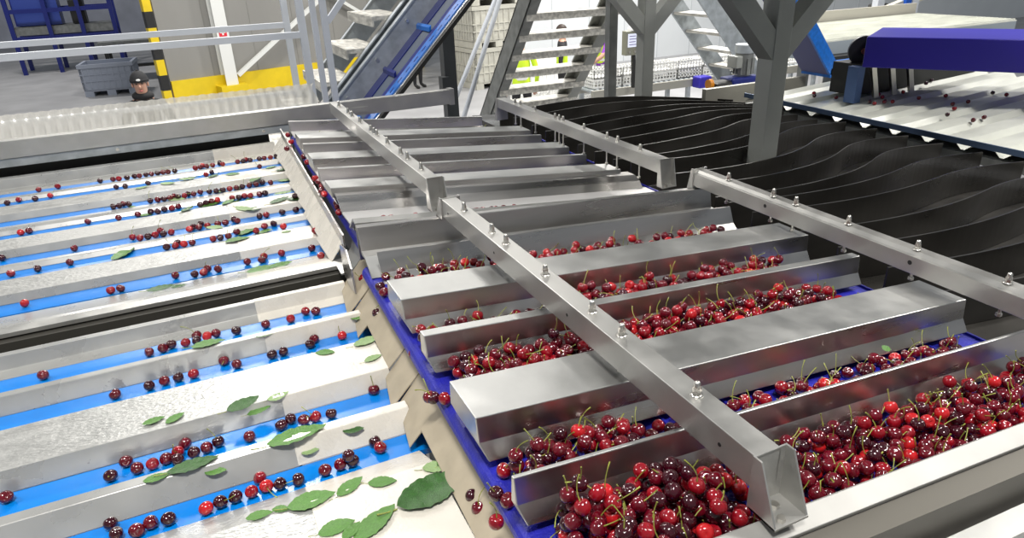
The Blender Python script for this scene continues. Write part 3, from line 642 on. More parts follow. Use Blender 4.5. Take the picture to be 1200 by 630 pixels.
# motor & gearbox
t = T5('gear_motor', 'grey finned motor over navy gearbox beside the stair', 'motor', (5.2, 6, 1.5))
q = aty(872, 72, 5.6)
mb = MB(); mb.tube([(q.x, 5.6, q.z - .12), (q.x, 5.6, q.z + .09)], .09, 20)
for k in range(10):
    a_ = 2 * pi * k / 10; mb.bar((q.x + .095 * cos(a_), 5.6 + .095 * sin(a_), q.z - .12), (q.x + .095 * cos(a_), 5.6 + .095 * sin(a_), q.z + .04), .01, .02)
mb.build('motor_body', GALVD, t)
MB().tube([(q.x, 5.6, q.z + .09), (q.x, 5.6, q.z + .17)], .1, 20).build('fan_cover', GALV, t)
MB().box((q.x - .17, 5.52, q.z - .05), (q.x - .09, 5.66, q.z + .07)).build('terminal_box', PAINTG, t, .01)
MB().box((q.x - .22, 5.5, q.z - .33), (q.x + .16, 5.7, q.z - .14)).build('gearbox', NAVY, t, .02)
MB().box((q.x + .02, 5.46, q.z - .36), (q.x + .18, 5.5, q.z - .22)).build('cover_plate', WHITEP, t)
MB().box((q.x - .42, 5.5, q.z - .38), (q.x - .18, 5.68, q.z - .16)).build('dark_coupling', BLACK, t, .04)
MB().tube([(q.x - .46, 5.58, q.z - .18), (q.x - .42, 5.58, q.z - .18)], .05, 12).build('orange_cap', mat('orange_cap', (.7, .25, .01), 0, .4), t)
MB().box((q.x + .2, 5.5, 0), (q.x + .32, 5.62, q.z + .02)).build('motor_stand', GALVD, t)
MB().box((q.x - .5, 5.48, q.z - .44), (q.x + .4, 5.75, q.z - .38)).build('mounting_beam', GALVD, t)

# ------------------------------------------------------------------ packing conveyor with crates, control panel
t = T5('packing_conveyor', 'grey packing conveyor carrying white crates along the white wall', 'conveyor', (8, 9.5, 0))
MB().box((5.6, 9.2, .80), (10.4, 9.26, .92)).box((5.6, 9.74, .80), (10.4, 9.8, .92)).build('side_rail', mat('beige_grey_rail', (.36, .35, .31), .3, .5), t)
mb = MB()
for k in range(48): mb.tube([(5.65 + k * .1, 9.26, .90), (5.65 + k * .1, 9.74, .90)], .025, 8)
mb.build('roller_bed', GALV, t); t.children[-1]['kind'] = 'stuff'
for x in (5.7, 7.4, 10.2):
    for y in (9.2, 9.74): MB().box((x, y, 0), (x + .06, y + .06, .8)).build('leg', GALV, t)
q = aty(820, 98, 9.15)
MB().box((q.x - .12, 9.0, q.z - .05), (q.x + .12, 9.2, q.z + .13)).build('drive_motor', VIOLETB, t, .02)
def crate_mesh(L=.5, W=.32, H=.14):
    mb = MB(); tk = .012
    mb.box((-L / 2, -W / 2, 0), (L / 2, W / 2, tk))
    for z0, z1 in ((0, .03), (.065, .08), (H - .03, H)):
        mb.box((-L / 2, -W / 2, z0), (L / 2, -W / 2 + tk, z1)); mb.box((-L / 2, W / 2 - tk, z0), (L / 2, W / 2, z1)); mb.box((-L / 2, -W / 2, z0), (-L / 2 + tk, W / 2, z1)); mb.box((L / 2 - tk, -W / 2, z0), (L / 2, W / 2, z1))
    for k in range(9):
        u = -L / 2 + k * (L - .02) / 8; mb.box((u, -W / 2, 0), (u + .02, -W / 2 + tk, H)); mb.box((u, W / 2 - tk, 0), (u + .02, W / 2, H))
    for k in range(6):
        v = -W / 2 + k * (W - .02) / 5; mb.box((-L / 2, v, 0), (-L / 2 + tk, v + .02, H)); mb.box((L / 2 - tk, v, 0), (L / 2, v + .02, H))
    return mb.mesh('crate', WHITEP)
CRM = crate_mesh()
def crate(x, y, z, lab, group, a=0):
    o = bpy.data.objects.new('crate', CRM); COL.objects.link(o); o.location = (x, y, z); o.rotation_euler.z = a; tag(o, lab, 'crate', group); return o
i = 0
for k in range(8):
    for lv in range(2 if k < 6 else 1):
        crate(5.95 + k * .53, 9.5, .926 + lv * .142, 'white slotted crate, %s along the packing conveyor, %s layer' % (ordn(k), ('lower', 'upper')[lv]), 'crates on the packing conveyor', random.uniform(-.03, .03))
for lv in range(7):
    crate(aty(688, 90, 11.5).x, 11.5, .02 + lv * .142, 'white crate in the stack under the gloved hands, %s from the floor' % ordn(lv), 'crate stack by the worker in purple', random.uniform(-.05, .05))
t = T5('pallet_table', 'low dark table under the gloved worker\'s crate stack', 'table', (6.2, 11.6, 0)); bpy.data.objects.remove(t)
t = T5('control_panel', 'olive grey touch screen control box on a black arm', 'control panel', (0, 0, 0))
p = aty(743, 50, 9.0); 
MB().box((p.x - .14, 9.0, p.z - .18), (p.x + .16, 9.12, p.z + .17)).build('housing', mat('olive_box', (.24, .24, .19), .2, .5), t, .01)
MB().box((p.x - .11, 8.992, p.z - .06), (p.x + .07, 9.0, p.z + .13)).build('screen', SCREEN, t)
mb = MB()
for k in range(4): mb.box((p.x - .09, 8.990, p.z - .03 + k * .04), (p.x + .04 - .02 * (k % 2), 8.992, p.z - .018 + k * .04))
mb.build('screen_lines', INK, t)
for dx in (-.08, .02): MB().tube([(p.x + dx, 9.0, p.z - .13), (p.x + dx, 8.985, p.z - .13)], .016, 10).build('push_button', SILVER, t)
MB().lathe((p.x + .02, 9.06, p.z + .17), [(.09, 0), (.085, .03), (.05, .07), (0, .08)], 16).build('beacon_dome', WHITEP, t)
MB().bar((p.x + .05, 9.08, p.z - .18), (p.x + .07, 9.08, .93), .05, .05).build('arm', BLACK, t)

# ------------------------------------------------------------------ people
def skin_body(name, joints, edges, mats, facemat, parent=None, sub=2):
    me = bpy.data.meshes.new(name); me.from_pydata([j[0] for j in joints], edges, []); me.update()
    o = bpy.data.objects.new(name, me); COL.objects.link(o)
    md = o.modifiers.new('skin', 'SKIN'); md.use_smooth_shade = True; sv = me.skin_vertices
    if not sv: return o
    for i, j in enumerate(joints): sv[0].data[i].radius = (j[1], j[2] if len(j) > 2 else j[1]); sv[0].data[i].use_root = (i == 0)
    sd = o.modifiers.new('sub', 'SUBSURF'); sd.levels = sub; sd.render_levels = sub
    dg = bpy.context.evaluated_depsgraph_get(); ev = o.evaluated_get(dg); nm = bpy.data.meshes.new_from_object(ev)
    o.modifiers.clear(); o.data = nm; nm.materials.clear()
    for m_ in mats: nm.materials.append(m_)
    for pgn in nm.polygons: pgn.use_smooth = True; pgn.material_index = facemat(pgn.center)
    if parent: o.parent = parent
    return o
def ensure_skin(me):
    if not me.skin_vertices:
        pass
def person(label, loc, face_ang, top, legs, hat=None, hair=None, vest=None, armL=None, armR=None, gloves=(None, None), arm_sleeve=None, H=1.74, boots=BLACK):
    """a standing figure at loc, facing local -Y, arms given as elbow, wrist points in local metres"""
    t = thing('person', label, 'person', loc)
    s = H / 1.74
    J = [((0, 0, .96), .15, .105), ((0, .01, 1.12), .135, .095), ((0, .0, 1.30), .165, .105), ((0, .01, 1.42), .12, .085), ((0, -.005, 1.50), .055, .058), ((0, -.015, 1.58), .068, .082), ((0, -.015, 1.66), .074, .092), ((0, -.01, 1.715), .045, .06)]
    E = [(0, 1), (1, 2), (2, 3), (3, 4), (4, 5), (5, 6), (6, 7)]
    for sx in (-1, 1):
        b = len(J)
        J += [((sx * .095, 0, .88), .088), ((sx * .10, -.01, .50), .058), ((sx * .105, .015, .30), .055), ((sx * .105, .02, .09), .038), ((sx * .11, -.05, .045), .042, .035), ((sx * .115, -.14, .035), .036, .026)]
        E += [(0, b)] + [(b + k, b + k + 1) for k in range(5)]
    arms = []
    for sx, arm in ((-1, armL), (1, armR)):
        el, wr = arm if arm else ((sx * .27, .03, 1.12), (sx * .25, -.10, .88))
        b = len(J); el = Vector(el); wr = Vector(wr); sh = Vector((sx * .185, 0, 1.40)); d = (wr - el).normalized(); side = d.cross(Vector((0, 0, 1)))
        side = side.normalized() if side.length > .1 else Vector((1, 0, 0)); nrm = side.cross(d)
        hd = wr + d * .075
        J += [(tuple(sh), .062), (tuple((sh + el) / 2), .05), (tuple(el), .042), (tuple((el + wr) / 2), .038), (tuple(wr), .027), (tuple(hd), .036, .018)]
        E += [(3, b)] + [(b + k, b + k + 1) for k in range(5)]
        for fi, (off, ln) in enumerate(((-.028, .062), (-.010, .072), (.009, .068), (.027, .052))):
            c = len(J); p0 = hd + side * off + d * .015; J += [(tuple(p0 + d * ln * .55 - nrm * .006), .0095), (tuple(p0 + d * ln - nrm * .022), .008)]; E += [(b + 5, c), (c, c + 1)]
        c = len(J); p0 = wr + d * .03; J += [(tuple(p0 - side * .04 + d * .02), .011), (tuple(p0 - side * .052 + d * .055), .009)]; E += [(b + 4, c), (c, c + 1)]
        arms.append((sh, el, wr, gloves[0 if sx < 0 else 1]))
    J = [((p[0][0] * s, p[0][1] * s, p[0][2] * s),) + tuple(r * s for r in p[1:]) for p in J]
    mats_ = [SKIN, top, legs, boots, gloves[0] or SKIN, gloves[1] or SKIN, arm_sleeve or top]
    def fm(c):
        c = Vector(c) / s
        if c.z < .09: return 3
        if c.z > 1.475 and abs(c.x) < .16: return 0
        for i, (sh, el, wr, g) in enumerate(arms):
            dwr = (wr - el).normalized()
            def dist(a, b_):
                ab = b_ - a; u = max(0, min(1, (c - a).dot(ab) / ab.dot(ab))); return (c - a - ab * u).length
            if dist(wr + dwr * .0, wr + dwr * .17) < .075 and (c - wr).dot(dwr) > -.03: return 4 + i
            if dist(el, wr) < .062: return 0 if arm_sleeve != 'long' and arm_sleeve is not None else 6
            if dist(sh + (el - sh) * .35, el) < .075: return 6
        return 1 if c.z > .95 else 2
    ms = mats_[:6] + [top if (arm_sleeve is None or arm_sleeve == 'long') else arm_sleeve]
    me = bpy.data.meshes.new('body'); me.from_pydata([j[0] for j in J], E, []); me.update()
    o = bpy.data.objects.new('body', me); COL.objects.link(o); o.modifiers.new('skin', 'SKIN')
    bpy.context.view_layer.update()
    if not me.skin_vertices:
        bpy.context.view_layer.objects.active = o
    sv = me.skin_vertices[0].data if len(me.skin_vertices) else None
    if sv:
        for i, j in enumerate(J): sv[i].radius = (j[1], j[2] if len(j) > 2 else j[1]); sv[i].use_root = (i == 0)
    sd = o.modifiers.new('sub', 'SUBSURF'); sd.levels = 2; sd.render_levels = 2
    dg = bpy.context.evaluated_depsgraph_get(); nm = bpy.data.meshes.new_from_object(o.evaluated_get(dg))
    o.modifiers.clear(); o.data = nm; nm.materials.clear()
    for m_ in ms: nm.materials.append(m_)
    for pg in nm.polygons: pg.use_smooth = True; pg.material_index = fm(pg.center)
    o.parent = t
    def sph(c, r, name, m_, cut=None):
        mb = MB(); prof = [(max(0, sin(pi * k / 12)), -cos(pi * k / 12)) for k in range(13)]
        if cut is not None: prof = [p for p in prof if p[1] > cut]
        mb.lathe((0, 0, 0), prof, 20); mb.v = [(c[0] + v[0] * r[0], c[1] + v[1] * r[1], c[2] + v[2] * r[2]) for v in mb.v]
        mb.v = [(v[0] * s, v[1] * s, v[2] * s) for v in mb.v]
        o_ = bpy.data.objects.new(name, mb.mesh(name, m_)); COL.objects.link(o_); o_.parent = t; return o_
    hz = 1.635
    sph((0, -.108, hz - .015), (.013, .022, .022), 'nose', SKIN); sph((0, -.098, hz - .06), (.024, .01, .007), 'mouth', mat('lip', (.45, .12, .12), 0, .5))
    for sx in (-1, 1): sph((sx * .030, -.098, hz + .018), (.012, .008, .006), 'eye', BLACK); sph((sx * .078, -.01, hz), (.012, .02, .03), 'ear', SKIN)
    if hair: sph((0, .012, hz + .02), (.09, .105, .115), 'hair', hair, -.1)
    if hat:
        sph((0, .004, hz + .03), (.098, .115, .12), 'knit_hat', hat, -.05); sph((0, .01, hz - .125), (.115, .105, .06), 'collar', hat); sph((0, .004, hz + .05), (.101, .119, .035), 'hat_cuff', hat); sph((0, .0, hz + .145), (.014, .014, .02), 'hat_tip', hat)
        sph((0, -.117, hz + .06), (.022, .006, .012), 'hat_badge', WHITEP)
    if vest:
        V = [((0, 0, .92 * s), .168 * s, .122 * s), ((0, .01 * s, 1.12 * s), .15 * s, .11 * s), ((0, 0, 1.30 * s), .18 * s, .12 * s), ((0, .01 * s, 1.44 * s), .12 * s, .09 * s)]
        me = bpy.data.meshes.new('vest'); me.from_pydata([v[0] for v in V], [(0, 1), (1, 2), (2, 3)], []); o = bpy.data.objects.new('hi_vis_vest', me); COL.objects.link(o); o.modifiers.new('skin', 'SKIN'); bpy.context.view_layer.update()
        if len(me.skin_vertices):
            for i, j in enumerate(V): me.skin_vertices[0].data[i].radius = (j[1], j[2])
        o.modifiers.new('sub', 'SUBSURF').levels = 2
        dg = bpy.context.evaluated_depsgraph_get(); nm = bpy.data.meshes.new_from_object(o.evaluated_get(dg)); o.modifiers.clear(); o.data = nm; nm.materials.clear(); nm.materials.append(vest); nm.materials.append(WHITEP)
        for pg in nm.polygons: pg.use_smooth = True; pg.material_index = 1 if 1.02 < pg.center.z / s < 1.07 else 0
        o.parent = t
    t.rotation_euler.z = face_ang
    return t
p = aty(162, 90, 9.1)
man = person('person in black knit hat with small badge and black jacket looking at the camera', (p.x, p.y, 0), rad(-2), CLOTHB, CLOTHB, hat=CLOTHB, H=1.78)
MB().bar((p.x - .065, 0, 0), (p.x - .06, 0, 0), .001, .001)
p = aty(699, 40, 11.2)
person('person in purple sleeves and yellow vest packing crates with green glove', (p.x + .12, p.y, 0), rad(-80), PURPLE, GREYC, hair=mat('black_hair', (.01, .008, .007), 0, .6), vest=HIVIS, gloves=(GLOVEG, CLOTHB), arm_sleeve=PURPLE,
       armL=((-.24, -.26, 1.18), (-.16, -.46, 1.02)), armR=((.26, -.22, 1.14), (.12, -.42, .98)), H=1.78)
p = aty(610, 60, 10.4)
person('person in yellow vest with black hair seen behind the right stair at left', (p.x, p.y, 0), rad(160), HIVIS, CLOTHB, hair=mat('dark_hair', (.01, .008, .007), 0, .6), vest=HIVIS, H=1.72)
p = aty(659, 66, 11.3)
person('person in yellow vest seen between the upper treads of the right stair', (p.x, p.y, 0), rad(60), CLOTHB, CLOTHB, hair=mat('brown_hair', (.03, .015, .01), 0, .6), vest=HIVIS, H=1.70)
p = atz(491, 103, 0)
person('person in black trousers standing behind the blue conveyor, nearer the viewer', (p.x, p.y, 0), rad(30), GREYC, CLOTHB, hat=CLOTHB, H=1.76)
p = atz(541, 96, 0)
person('person in dark trousers and pale coat standing by the yellow rail', (p.x, p.y, 0), rad(10), GREYC, CLOTHB, hat=WHITEP, vest=GREYC, H=1.76)
q = atz(553, 92, 0)
tag(MB().box((q.x - .1, q.y + .5, 0), (q.x + .05, q.y + .6, 2.2)).box((q.x - 1.4, q.y + .5, .8), (q.x, q.y + .6, .95)).build('yellow_barrier', YEL), 'yellow safety barrier behind the standing legs', 'barrier')
# white pallet boxes behind right stair
for k in range(4):
    q = aty(618 + k * 12, 104, 12.0); crate(q.x, 12.1 + .05 * k, .02 + .0, 'white crate on the floor behind the right stair, %s from left' % ordn(k), 'loose crates behind the stair')
    crate(q.x, 12.1 + .05 * k, .165, 'white crate resting on another behind the right stair, %s from left' % ordn(k), 'loose crates behind the stair')
    crate(q.x, 12.1 + .05 * k, .31, 'white crate topmost of its pile behind the right stair, %s from left' % ordn(k), 'loose crates behind the stair')

# ------------------------------------------------------------------ cherries
R = .0128
def cherry_body(seed):
    rnd = random.Random(seed); n = 20; m_ = 14; vs = []; fs = []
    ex = rnd.uniform(.96, 1.06); ez = rnd.uniform(.92, 1.0)
    for i in range(m_ + 1):
        th = pi * i / m_
        for j in range(n):
            ph = 2 * pi * j / n; r = 1.0
            r *= 1 - .28 * math.exp(-(th / .42) ** 2) + .03 * math.exp(-((th - .75) / .3) ** 2) - .03 * math.exp(-(((pi - th)) / .3) ** 2)
            r *= 1 + .02 * cos(2 * ph)
            vs.append((R * r * sin(th) * cos(ph) * ex, R * r * sin(th) * sin(ph), R * r * cos(th) * ez))
    for i in range(m_):
        for j in range(n): fs.append((i * n + j, (i + 1) * n + j, (i + 1) * n + (j + 1) % n, i * n + (j + 1) % n))
    return vs, fs
def stem_pts(seed):
    rnd = random.Random(seed + 50); L = rnd.uniform(.026, .044); a_ = rnd.uniform(0, 6.3); c_ = rnd.uniform(.2, 1.1)
    pts = []
    for k in range(6):
        u = k / 5; pts.append((L * u * u * c_ * .6 * cos(a_), L * u * u * c_ * .6 * sin(a_), R * .70 + L * u * (1 - .25 * c_ * u)))
    return pts, [.0011, .0009, .0008, .0008, .0009, .0014]
BM = {}
for sd in range(4):
    for ci in range(4):
        vs, fs = cherry_body(sd); BM[(sd, ci)] = MB().add(vs, fs, 0, True).mesh('cherry', CHM[ci])
SM = [MB().tube(*stem_pts(s_), 6).mesh('stem', STEMM) for s_ in range(8)]
CH = []  # dicts of pos, colour, zone, stem
def put(pos, ci, zone, stem=None, tilt=None, r=1.0):
    CH.append(dict(p=Vector(pos), c=ci, zone=zone, stem=(random.random() < .5) if stem is None else stem, tilt=random.uniform(0, 1.2) if tilt is None else tilt, r=r, d=depth(pos)))
def zf(x, y): return ZBF - .075 * (x - .33)
def pack(n, xr, yr, zone, dens=None, bright=1.0, zfun=zf):
    placed = []
    cell = {}
    for i in range(n):
        best = None
        for k in range(7):
            x = random.uniform(*xr)
            if dens and random.random() > dens(x): continue
            y = random.uniform(*yr); z = zfun(x, y) + R
            for gx_ in range(int(x / .03) - 1, int(x / .03) + 2):
                for q in cell.get(gx_, ()):
                    d2 = (q[0] - x) ** 2 + (q[1] - y) ** 2
                    if d2 < (2 * R) ** 2 * .96: z = max(z, q[2] + math.sqrt((2 * R) ** 2 * .96 - d2))
            rel = z - zfun(x, y)
            if best is None or rel < best[3]: best = (x, y, z, rel)
        if best is None: continue
        x, y, z, rel = best; cell.setdefault(int(x / .03), []).append((x, y, z))
        ci = random.choices([0, 1, 2, 3], [.24, .42, .27 * bright, .07 * bright])[0]
        put((x, y, z), ci, zone)
pack(150, (.36, .60), (.548, .690), 'front lane left of the long crossbar', lambda x: .35 + .65 * min(1, (x - .33) / .2))
pack(330, (.60, 1.50), (.548, .690), 'front lane right of the long crossbar')
pack(62, (.345, .60), (.765, .855), 'second lane left of the long crossbar', lambda x: .25 + .75 * min(1, (x - .33) / .22))
pack(110, (.60, 1.50), (.765, .855), 'second lane right of the long crossbar')
pack(100, (.37, .64), (1.045, 1.160), 'third lane left of the long crossbar', lambda x: .35 + .65 * min(1, (x - .36) / .15))
pack(290, (.64, 1.42), (1.045, 1.160), 'third lane right of the long crossbar', lambda x: 1 if x < 1.3 else .3, 1.6)
pack(52, (.36, .66), (1.255, 1.345), 'fourth lane left of the long crossbar', None, 1.3)
pack(200, (.72, 1.42), (1.255, 1.345), 'fourth lane right of the long crossbar', lambda x: 1 if x < 1.25 else .3, 1.6)
pack(58, (.40, .70), (1.59, 1.685), 'fifth lane left of the long crossbar', None, 1.2)
pack(190, (.74, 1.48), (1.53, 1.66), 'fifth lane right of the long crossbar', lambda x: 1 if x < 1.1 else .35, 1.6)
zr = lambda x, y: 2.064 - .10 * (x - .33)
for (yr, n_) in (((2.46, 2.58), 10), ((2.655, 2.745), 12), ((2.91, 3.03), 9), ((3.09, 3.15), 7), ((3.34, 3.56), 14)): pack(n_, (.42, 1.45), yr, 'rear bay lanes', None, 1, zr)
for (px, py) in ((446.5, 250), (455.5, 249), (486, 246), (567, 240.5), (575, 239), (587, 237.5), (591, 236.5), (600, 234.5), (615, 233)):
    p = atz(px, py, 2.10); put((p.x, 2.09, 2.094 - .1 * (p.x - .33) + R * .9), random.choice([1, 2, 2]), 'pale tray at the front of the rear bay', False)
# left table belts (positions taken on the belt plane)
zA = [(205, 345), (265, 328), (303, 318), (365, 303), (400, 295), (415, 285), (448, 278), (500, 268), (588, 250), (717, 222), (827, 198), (892, 165), (938, 165), (55, 530), (205, 492), (272, 470), (333, 455), (400, 440), (530, 362), (590, 397), (745, 355), (795, 342), (928, 282), (912, 310), (1053, 272), (80, 65), (35, 80)]
zB = [(35, 355), (103, 292), (152, 322), (220, 303), (280, 280), (332, 262), (330, 288), (363, 213), (402, 252), (458, 232), (510, 217), (646, 183), (785, 133), (830, 115), (885, 110), (908, 103), (1005, 82), (35, 565), (60, 610), (150, 595), (212, 560), (272, 550), (455, 498), (518, 470), (585, 447), (655, 425), (720, 400), (692, 365), (780, 390), (860, 372), (978, 330), (1045, 305), (1100, 290), (1095, 325), (1197, 205)]
zC = [(320, 608), (405, 603), (435, 598), (463, 588), (508, 580), (636, 548), (700, 540), (712, 533), (787, 510), (282, 487), (320, 480), (330, 468), (358, 470), (395, 468), (487, 450), (518, 442), (545, 437), (590, 417), (675, 412), (712, 392), (750, 375), (795, 393), (165, 443), (200, 437), (232, 430), (255, 412), (268, 425), (302, 418), (132, 440), (382, 405), (400, 398), (432, 382), (415, 395), (462, 390), (507, 382), (540, 376), (578, 362), (592, 368), (690, 348), (720, 342), (790, 330), (852, 290), (850, 320), (70, 357), (155, 340), (212, 328), (243, 327), (272, 318), (305, 313), (325, 305), (430, 298), (455, 290), (480, 283), (505, 275), (570, 268), (600, 265), (625, 262), (650, 258), (690, 252), (715, 247), (845, 218), (45, 315), (65, 310), (90, 305), (115, 302), (210, 280), (235, 277), (255, 280), (275, 275), (300, 272), (325, 265), (345, 262), (370, 258), (400, 248), (430, 242), (470, 240), (500, 237), (530, 237), (560, 230), (590, 225), (615, 218), (645, 212), (675, 208), (703, 200), (740, 202), (60, 220), (100, 218), (45, 190), (75, 195), (110, 188), (140, 180), (165, 180), (200, 205), (190, 175), (215, 168), (235, 167), (260, 162), (290, 162), (320, 158), (410, 145), (430, 135), (440, 130), (460, 135), (485, 130), (515, 115), (530, 128), (595, 112), (620, 112), (630, 100), (650, 105), (690, 98), (715, 100), (740, 100), (765, 92), (785, 78), (790, 100), (820, 105), (800, 88), (455, 165), (480, 155), (690, 130), (940, 445), (920, 488), (860, 155), (815, 165), (925, 270), (965, 552)]
leftc = []
for L_, ox, oy in ((zA, 120, 320), (zB, 120, 462), (zC, 120, 160)):
    for (u, v_) in L_:
        p = atz(ox + u / 3.75, oy + v_ / 3.75, 1.92); leftc.append(p)
for (u, v_) in ((215, 280), (235, 515)): leftc.append(atz(380 + u / 3.75, 380 + v_ / 3.75, 1.92))
bx = -.5
while bx > -1.2:   # the rows go on beyond the left edge of the photo
    for (a, b) in belts:
        if random.random() < .5: leftc.append(Vector((bx + random.uniform(-.02, .02), random.uniform(a + .015, b - .012), 1.92)))
    bx -= .06
def surf_left(x, y):
    for i_, (a, b, c, d) in enumerate(ridges):
        if a <= y <= d:
            h_ = crest(i_) - 1.908
            if y < b: return 1.908 + h_ * (y - a) / (b - a)
            if y > c: return 1.908 + h_ * (d - y) / (d - c)
            return 1.9095 + h_
    return 1.9065
placedL = []
def settle(p, r=R):
    # slide off plate edges onto the neighbouring belt when close to it
    for (a, b) in belts:
        if a - .03 < p.y < b + .03: p.y = min(max(p.y, a + .012), b - .010)
    best = None
    for dx in (0, .007, -.007, .014, -.014, .021, -.021):
        for dy in (0, .01, -.01, .02, -.02):
            x, y = p.x + dx, p.y + dy
            if any(a <= p.y <= b and not (a + .009 < y < b - .004) for a, b in belts): continue
            base = z = surf_left(x, y) + r
            for q in placedL:
                d2 = (q.x - x) ** 2 + (q.y - y) ** 2
                if d2 < (2 * r) ** 2 * .9: z = max(z, q.z + math.sqrt((2 * r) ** 2 * .9 - d2))
            cost = (z - base) + abs(dx) * .5 + abs(dy) * .3
            if best is None or cost < best[0]: best = (cost, x, y, z)
    if best is None: return Vector((p.x, p.y, surf_left(p.x, p.y) + r))
    return Vector(best[1:])
for p in leftc:
    p = settle(p.copy()); placedL.append(p)
    bi = min(range(len(belts)), key=lambda i: abs((belts[i][0] + belts[i][1]) / 2 - p.y))
    put(p, random.choices([0, 1, 2, 3], [.35, .35, .22, .08])[0], ('belt', bi), random.random() < .25, random.uniform(.3, 1.5), random.uniform(.97, 1.08))
# cherries tumbling over the belt edges, resting on apron and edge
for (u, v_, ox, oy, zz) in ((270, 352, 380, 230, 2.065), (245, 395, 380, 230, 2.062), (262, 420, 380, 230, 2.063), (170, 360, 380, 230, 1.99), (230, 512, 380, 230, 1.985), (395, 130, 380, 380, 2.03), (462, 318, 380, 380, 2.055), (530, 325, 380, 380, 2.065), (480, 322, 380, 380, 2.055),
                        (650, 445, 380, 462, 1.975), (680, 500, 380, 462, 1.975), (755, 435, 380, 462, 2.06), (808, 465, 380, 462, 2.06), (755, 560, 380, 462, 2.05)):
    p = atz(ox + u / 3.75, oy + v_ / 3.75, zz); put(p, random.choice([1, 2, 1, 0]), 'edge of the front bay belt', random.random() < .4)
for (u, v_) in ((65, 180), (80, 210), (60, 240), (135, 275), (150, 300), (185, 370), (200, 385), (215, 405), (225, 440), (212, 425), (285, 495), (290, 520), (280, 480)):
    p = atz(320 + u / 3.75, 110 + v_ / 3.75, 2.07); put(p, random.choice([1, 2, 2, 3]), 'edge of the rear bay belt', False)
for k in range(24):
    x = random.uniform(3.9, 5.0); put((x, random.uniform(2.3, 3.35), TW(x) + .028 + R), random.choice([0, 1, 2]), 'white ribbed table', False)
for (px, py) in ((954, 108), (954.5, 110.5), (1000, 103), (1029, 105), (1031, 108), (1044, 107), (1047, 109), (980, 113), (1025, 120), (1058, 110)):
    p = atz(px, py, 1.92); put((p.x, p.y, TW(p.x) + .028 + R), random.choice([1, 2, 0]), 'white ribbed table', False)
# nearest 300 in view are individuals
def inview(p):
    v = p - CAM; z = v.dot(FW); x = v.dot(AX) / z * FPX + 600; y = 315 - v.dot(UP) / z * FPX; return -10 < x < 1210 and -10 < y < 645
CH = [c for c in CH if inview(c['p'])]
for c in CH: c['top'] = 0 if any(q is not c and abs(q['p'].x - c['p'].x) < .011 and abs(q['p'].y - c['p'].y) < .011 and q['p'].z > c['p'].z + .012 for q in CH) else 1
order = sorted(CH, key=lambda c: c['d'] + (0 if c['top'] else .25))
ind, rest = order[:300], order[300:]
beltcount = {}
for c in sorted([c for c in ind if isinstance(c['zone'], tuple)], key=lambda c: c['p'].x):
    k = c['zone'][1]; beltcount[k] = beltcount.get(k, 0) + 1; c['n'] = beltcount[k] - 1
for c in ind:
    o = bpy.data.objects.new('cherry', BM[(random.randrange(4), c['c'])]); COL.objects.link(o)
    o.location = c['p']; az = random.uniform(0, 6.28); o.rotation_euler = (c['tilt'] * cos(az), c['tilt'] * sin(az), random.uniform(0, 6.28)); o.scale = (c['r'],) * 3
    if isinstance(c['zone'], tuple):
        tag(o, '%s cherry on sky blue belt %s from the front, %s from the left' % (CHNAME[c['c']], ordn(c['zone'][1]), ordn(c['n'])), 'cherry', 'cherries on the sky blue belts')
    else:
        z_ = c['zone']; st_ = 'stemmed' if c['stem'] else 'stemless'; wh = ''
        if 'lane left' in z_: u_ = (c['p'].x - .34) / .27; wh = ', ' + ('open end' if u_ < .33 else ('middle' if u_ < .68 else 'crossbar end'))
        elif 'lane right' in z_: u_ = c['p'].x; wh = ', ' + ('crossbar end' if u_ < .80 else ('middle' if u_ < 1.0 else 'far end'))
        lb = '%s %s cherry, %s%s' % (CHNAME[c['c']], st_, z_, wh); tag(o, lb, 'cherry', lb.replace('cherry', 'cherries', 1))
    if c['stem']:
        s_ = bpy.data.objects.new('stem', random.choice(SM)); COL.objects.link(s_); s_.parent = o
mb = MB(); vs0 = [cherry_body(k) for k in range(4)]
for c in rest:
    vs, fs = random.choice(vs0); az = random.uniform(0, 6.28)
    mtx = Matrix.Translation(c['p']) @ Matrix.Rotation(c['tilt'], 4, Vector((cos(az), sin(az), 0)))
    mb.add([mtx @ Vector(v) for v in vs], fs, c['c'], True)
    if c['stem']:
        pts, rs = stem_pts(random.randrange(8)); mb.tube([mtx @ Vector(p) for p in pts], rs, 5, 4)
tag(mb.build('cherries', CHM + [STEMM]), 'many smaller looking cherries spread over the farther lanes and belts', 'cherry', kind='stuff')

# ------------------------------------------------------------------ leaves
def leaf_mesh(seed, mi, L=1.0):
    rnd = random.Random(seed); wd = rnd.uniform(.46, .58); curl = rnd.uniform(.05, .22); fold = rnd.uniform(.05, .20); tw = rnd.uniform(-.3, .3)
    nu, nv = 22, 6; vs = []; fs = []
    for i in range(nu + 1):
        u = i / nu; wv = wd / 2 * (sin(pi * min(1, u ** .85)) ** .8) * (1 + .05 * sin(u * 85))
        for j in range(-nv // 2, nv // 2 + 1):
            q = j / (nv / 2); vs.append((u - .5, wv * q, fold * abs(q) * sin(pi * u) * .5 + curl * (u - .5) ** 2 * 1.6 + tw * .25 * (u - .5) * q * wv + .012 * sin(u * 30 + abs(q) * 2) * abs(q)))
    c = nv + 1
    for i in range(nu):
        for j in range(nv): a = i * c + j; fs.append((a, a + c, a + c + 1, a + 1))
    zmin = min(v[2] for v in vs); vs = [(x, y, z - zmin + .01) for x, y, z in vs]
    mb = MB().add(vs, fs, 0, True)
    return mb.mesh('leaf', LEAFM[mi])
LMs = {(s_, m_): leaf_mesh(s_ * 3 + m_, m_) for s_ in range(5) for m_ in range(3)}
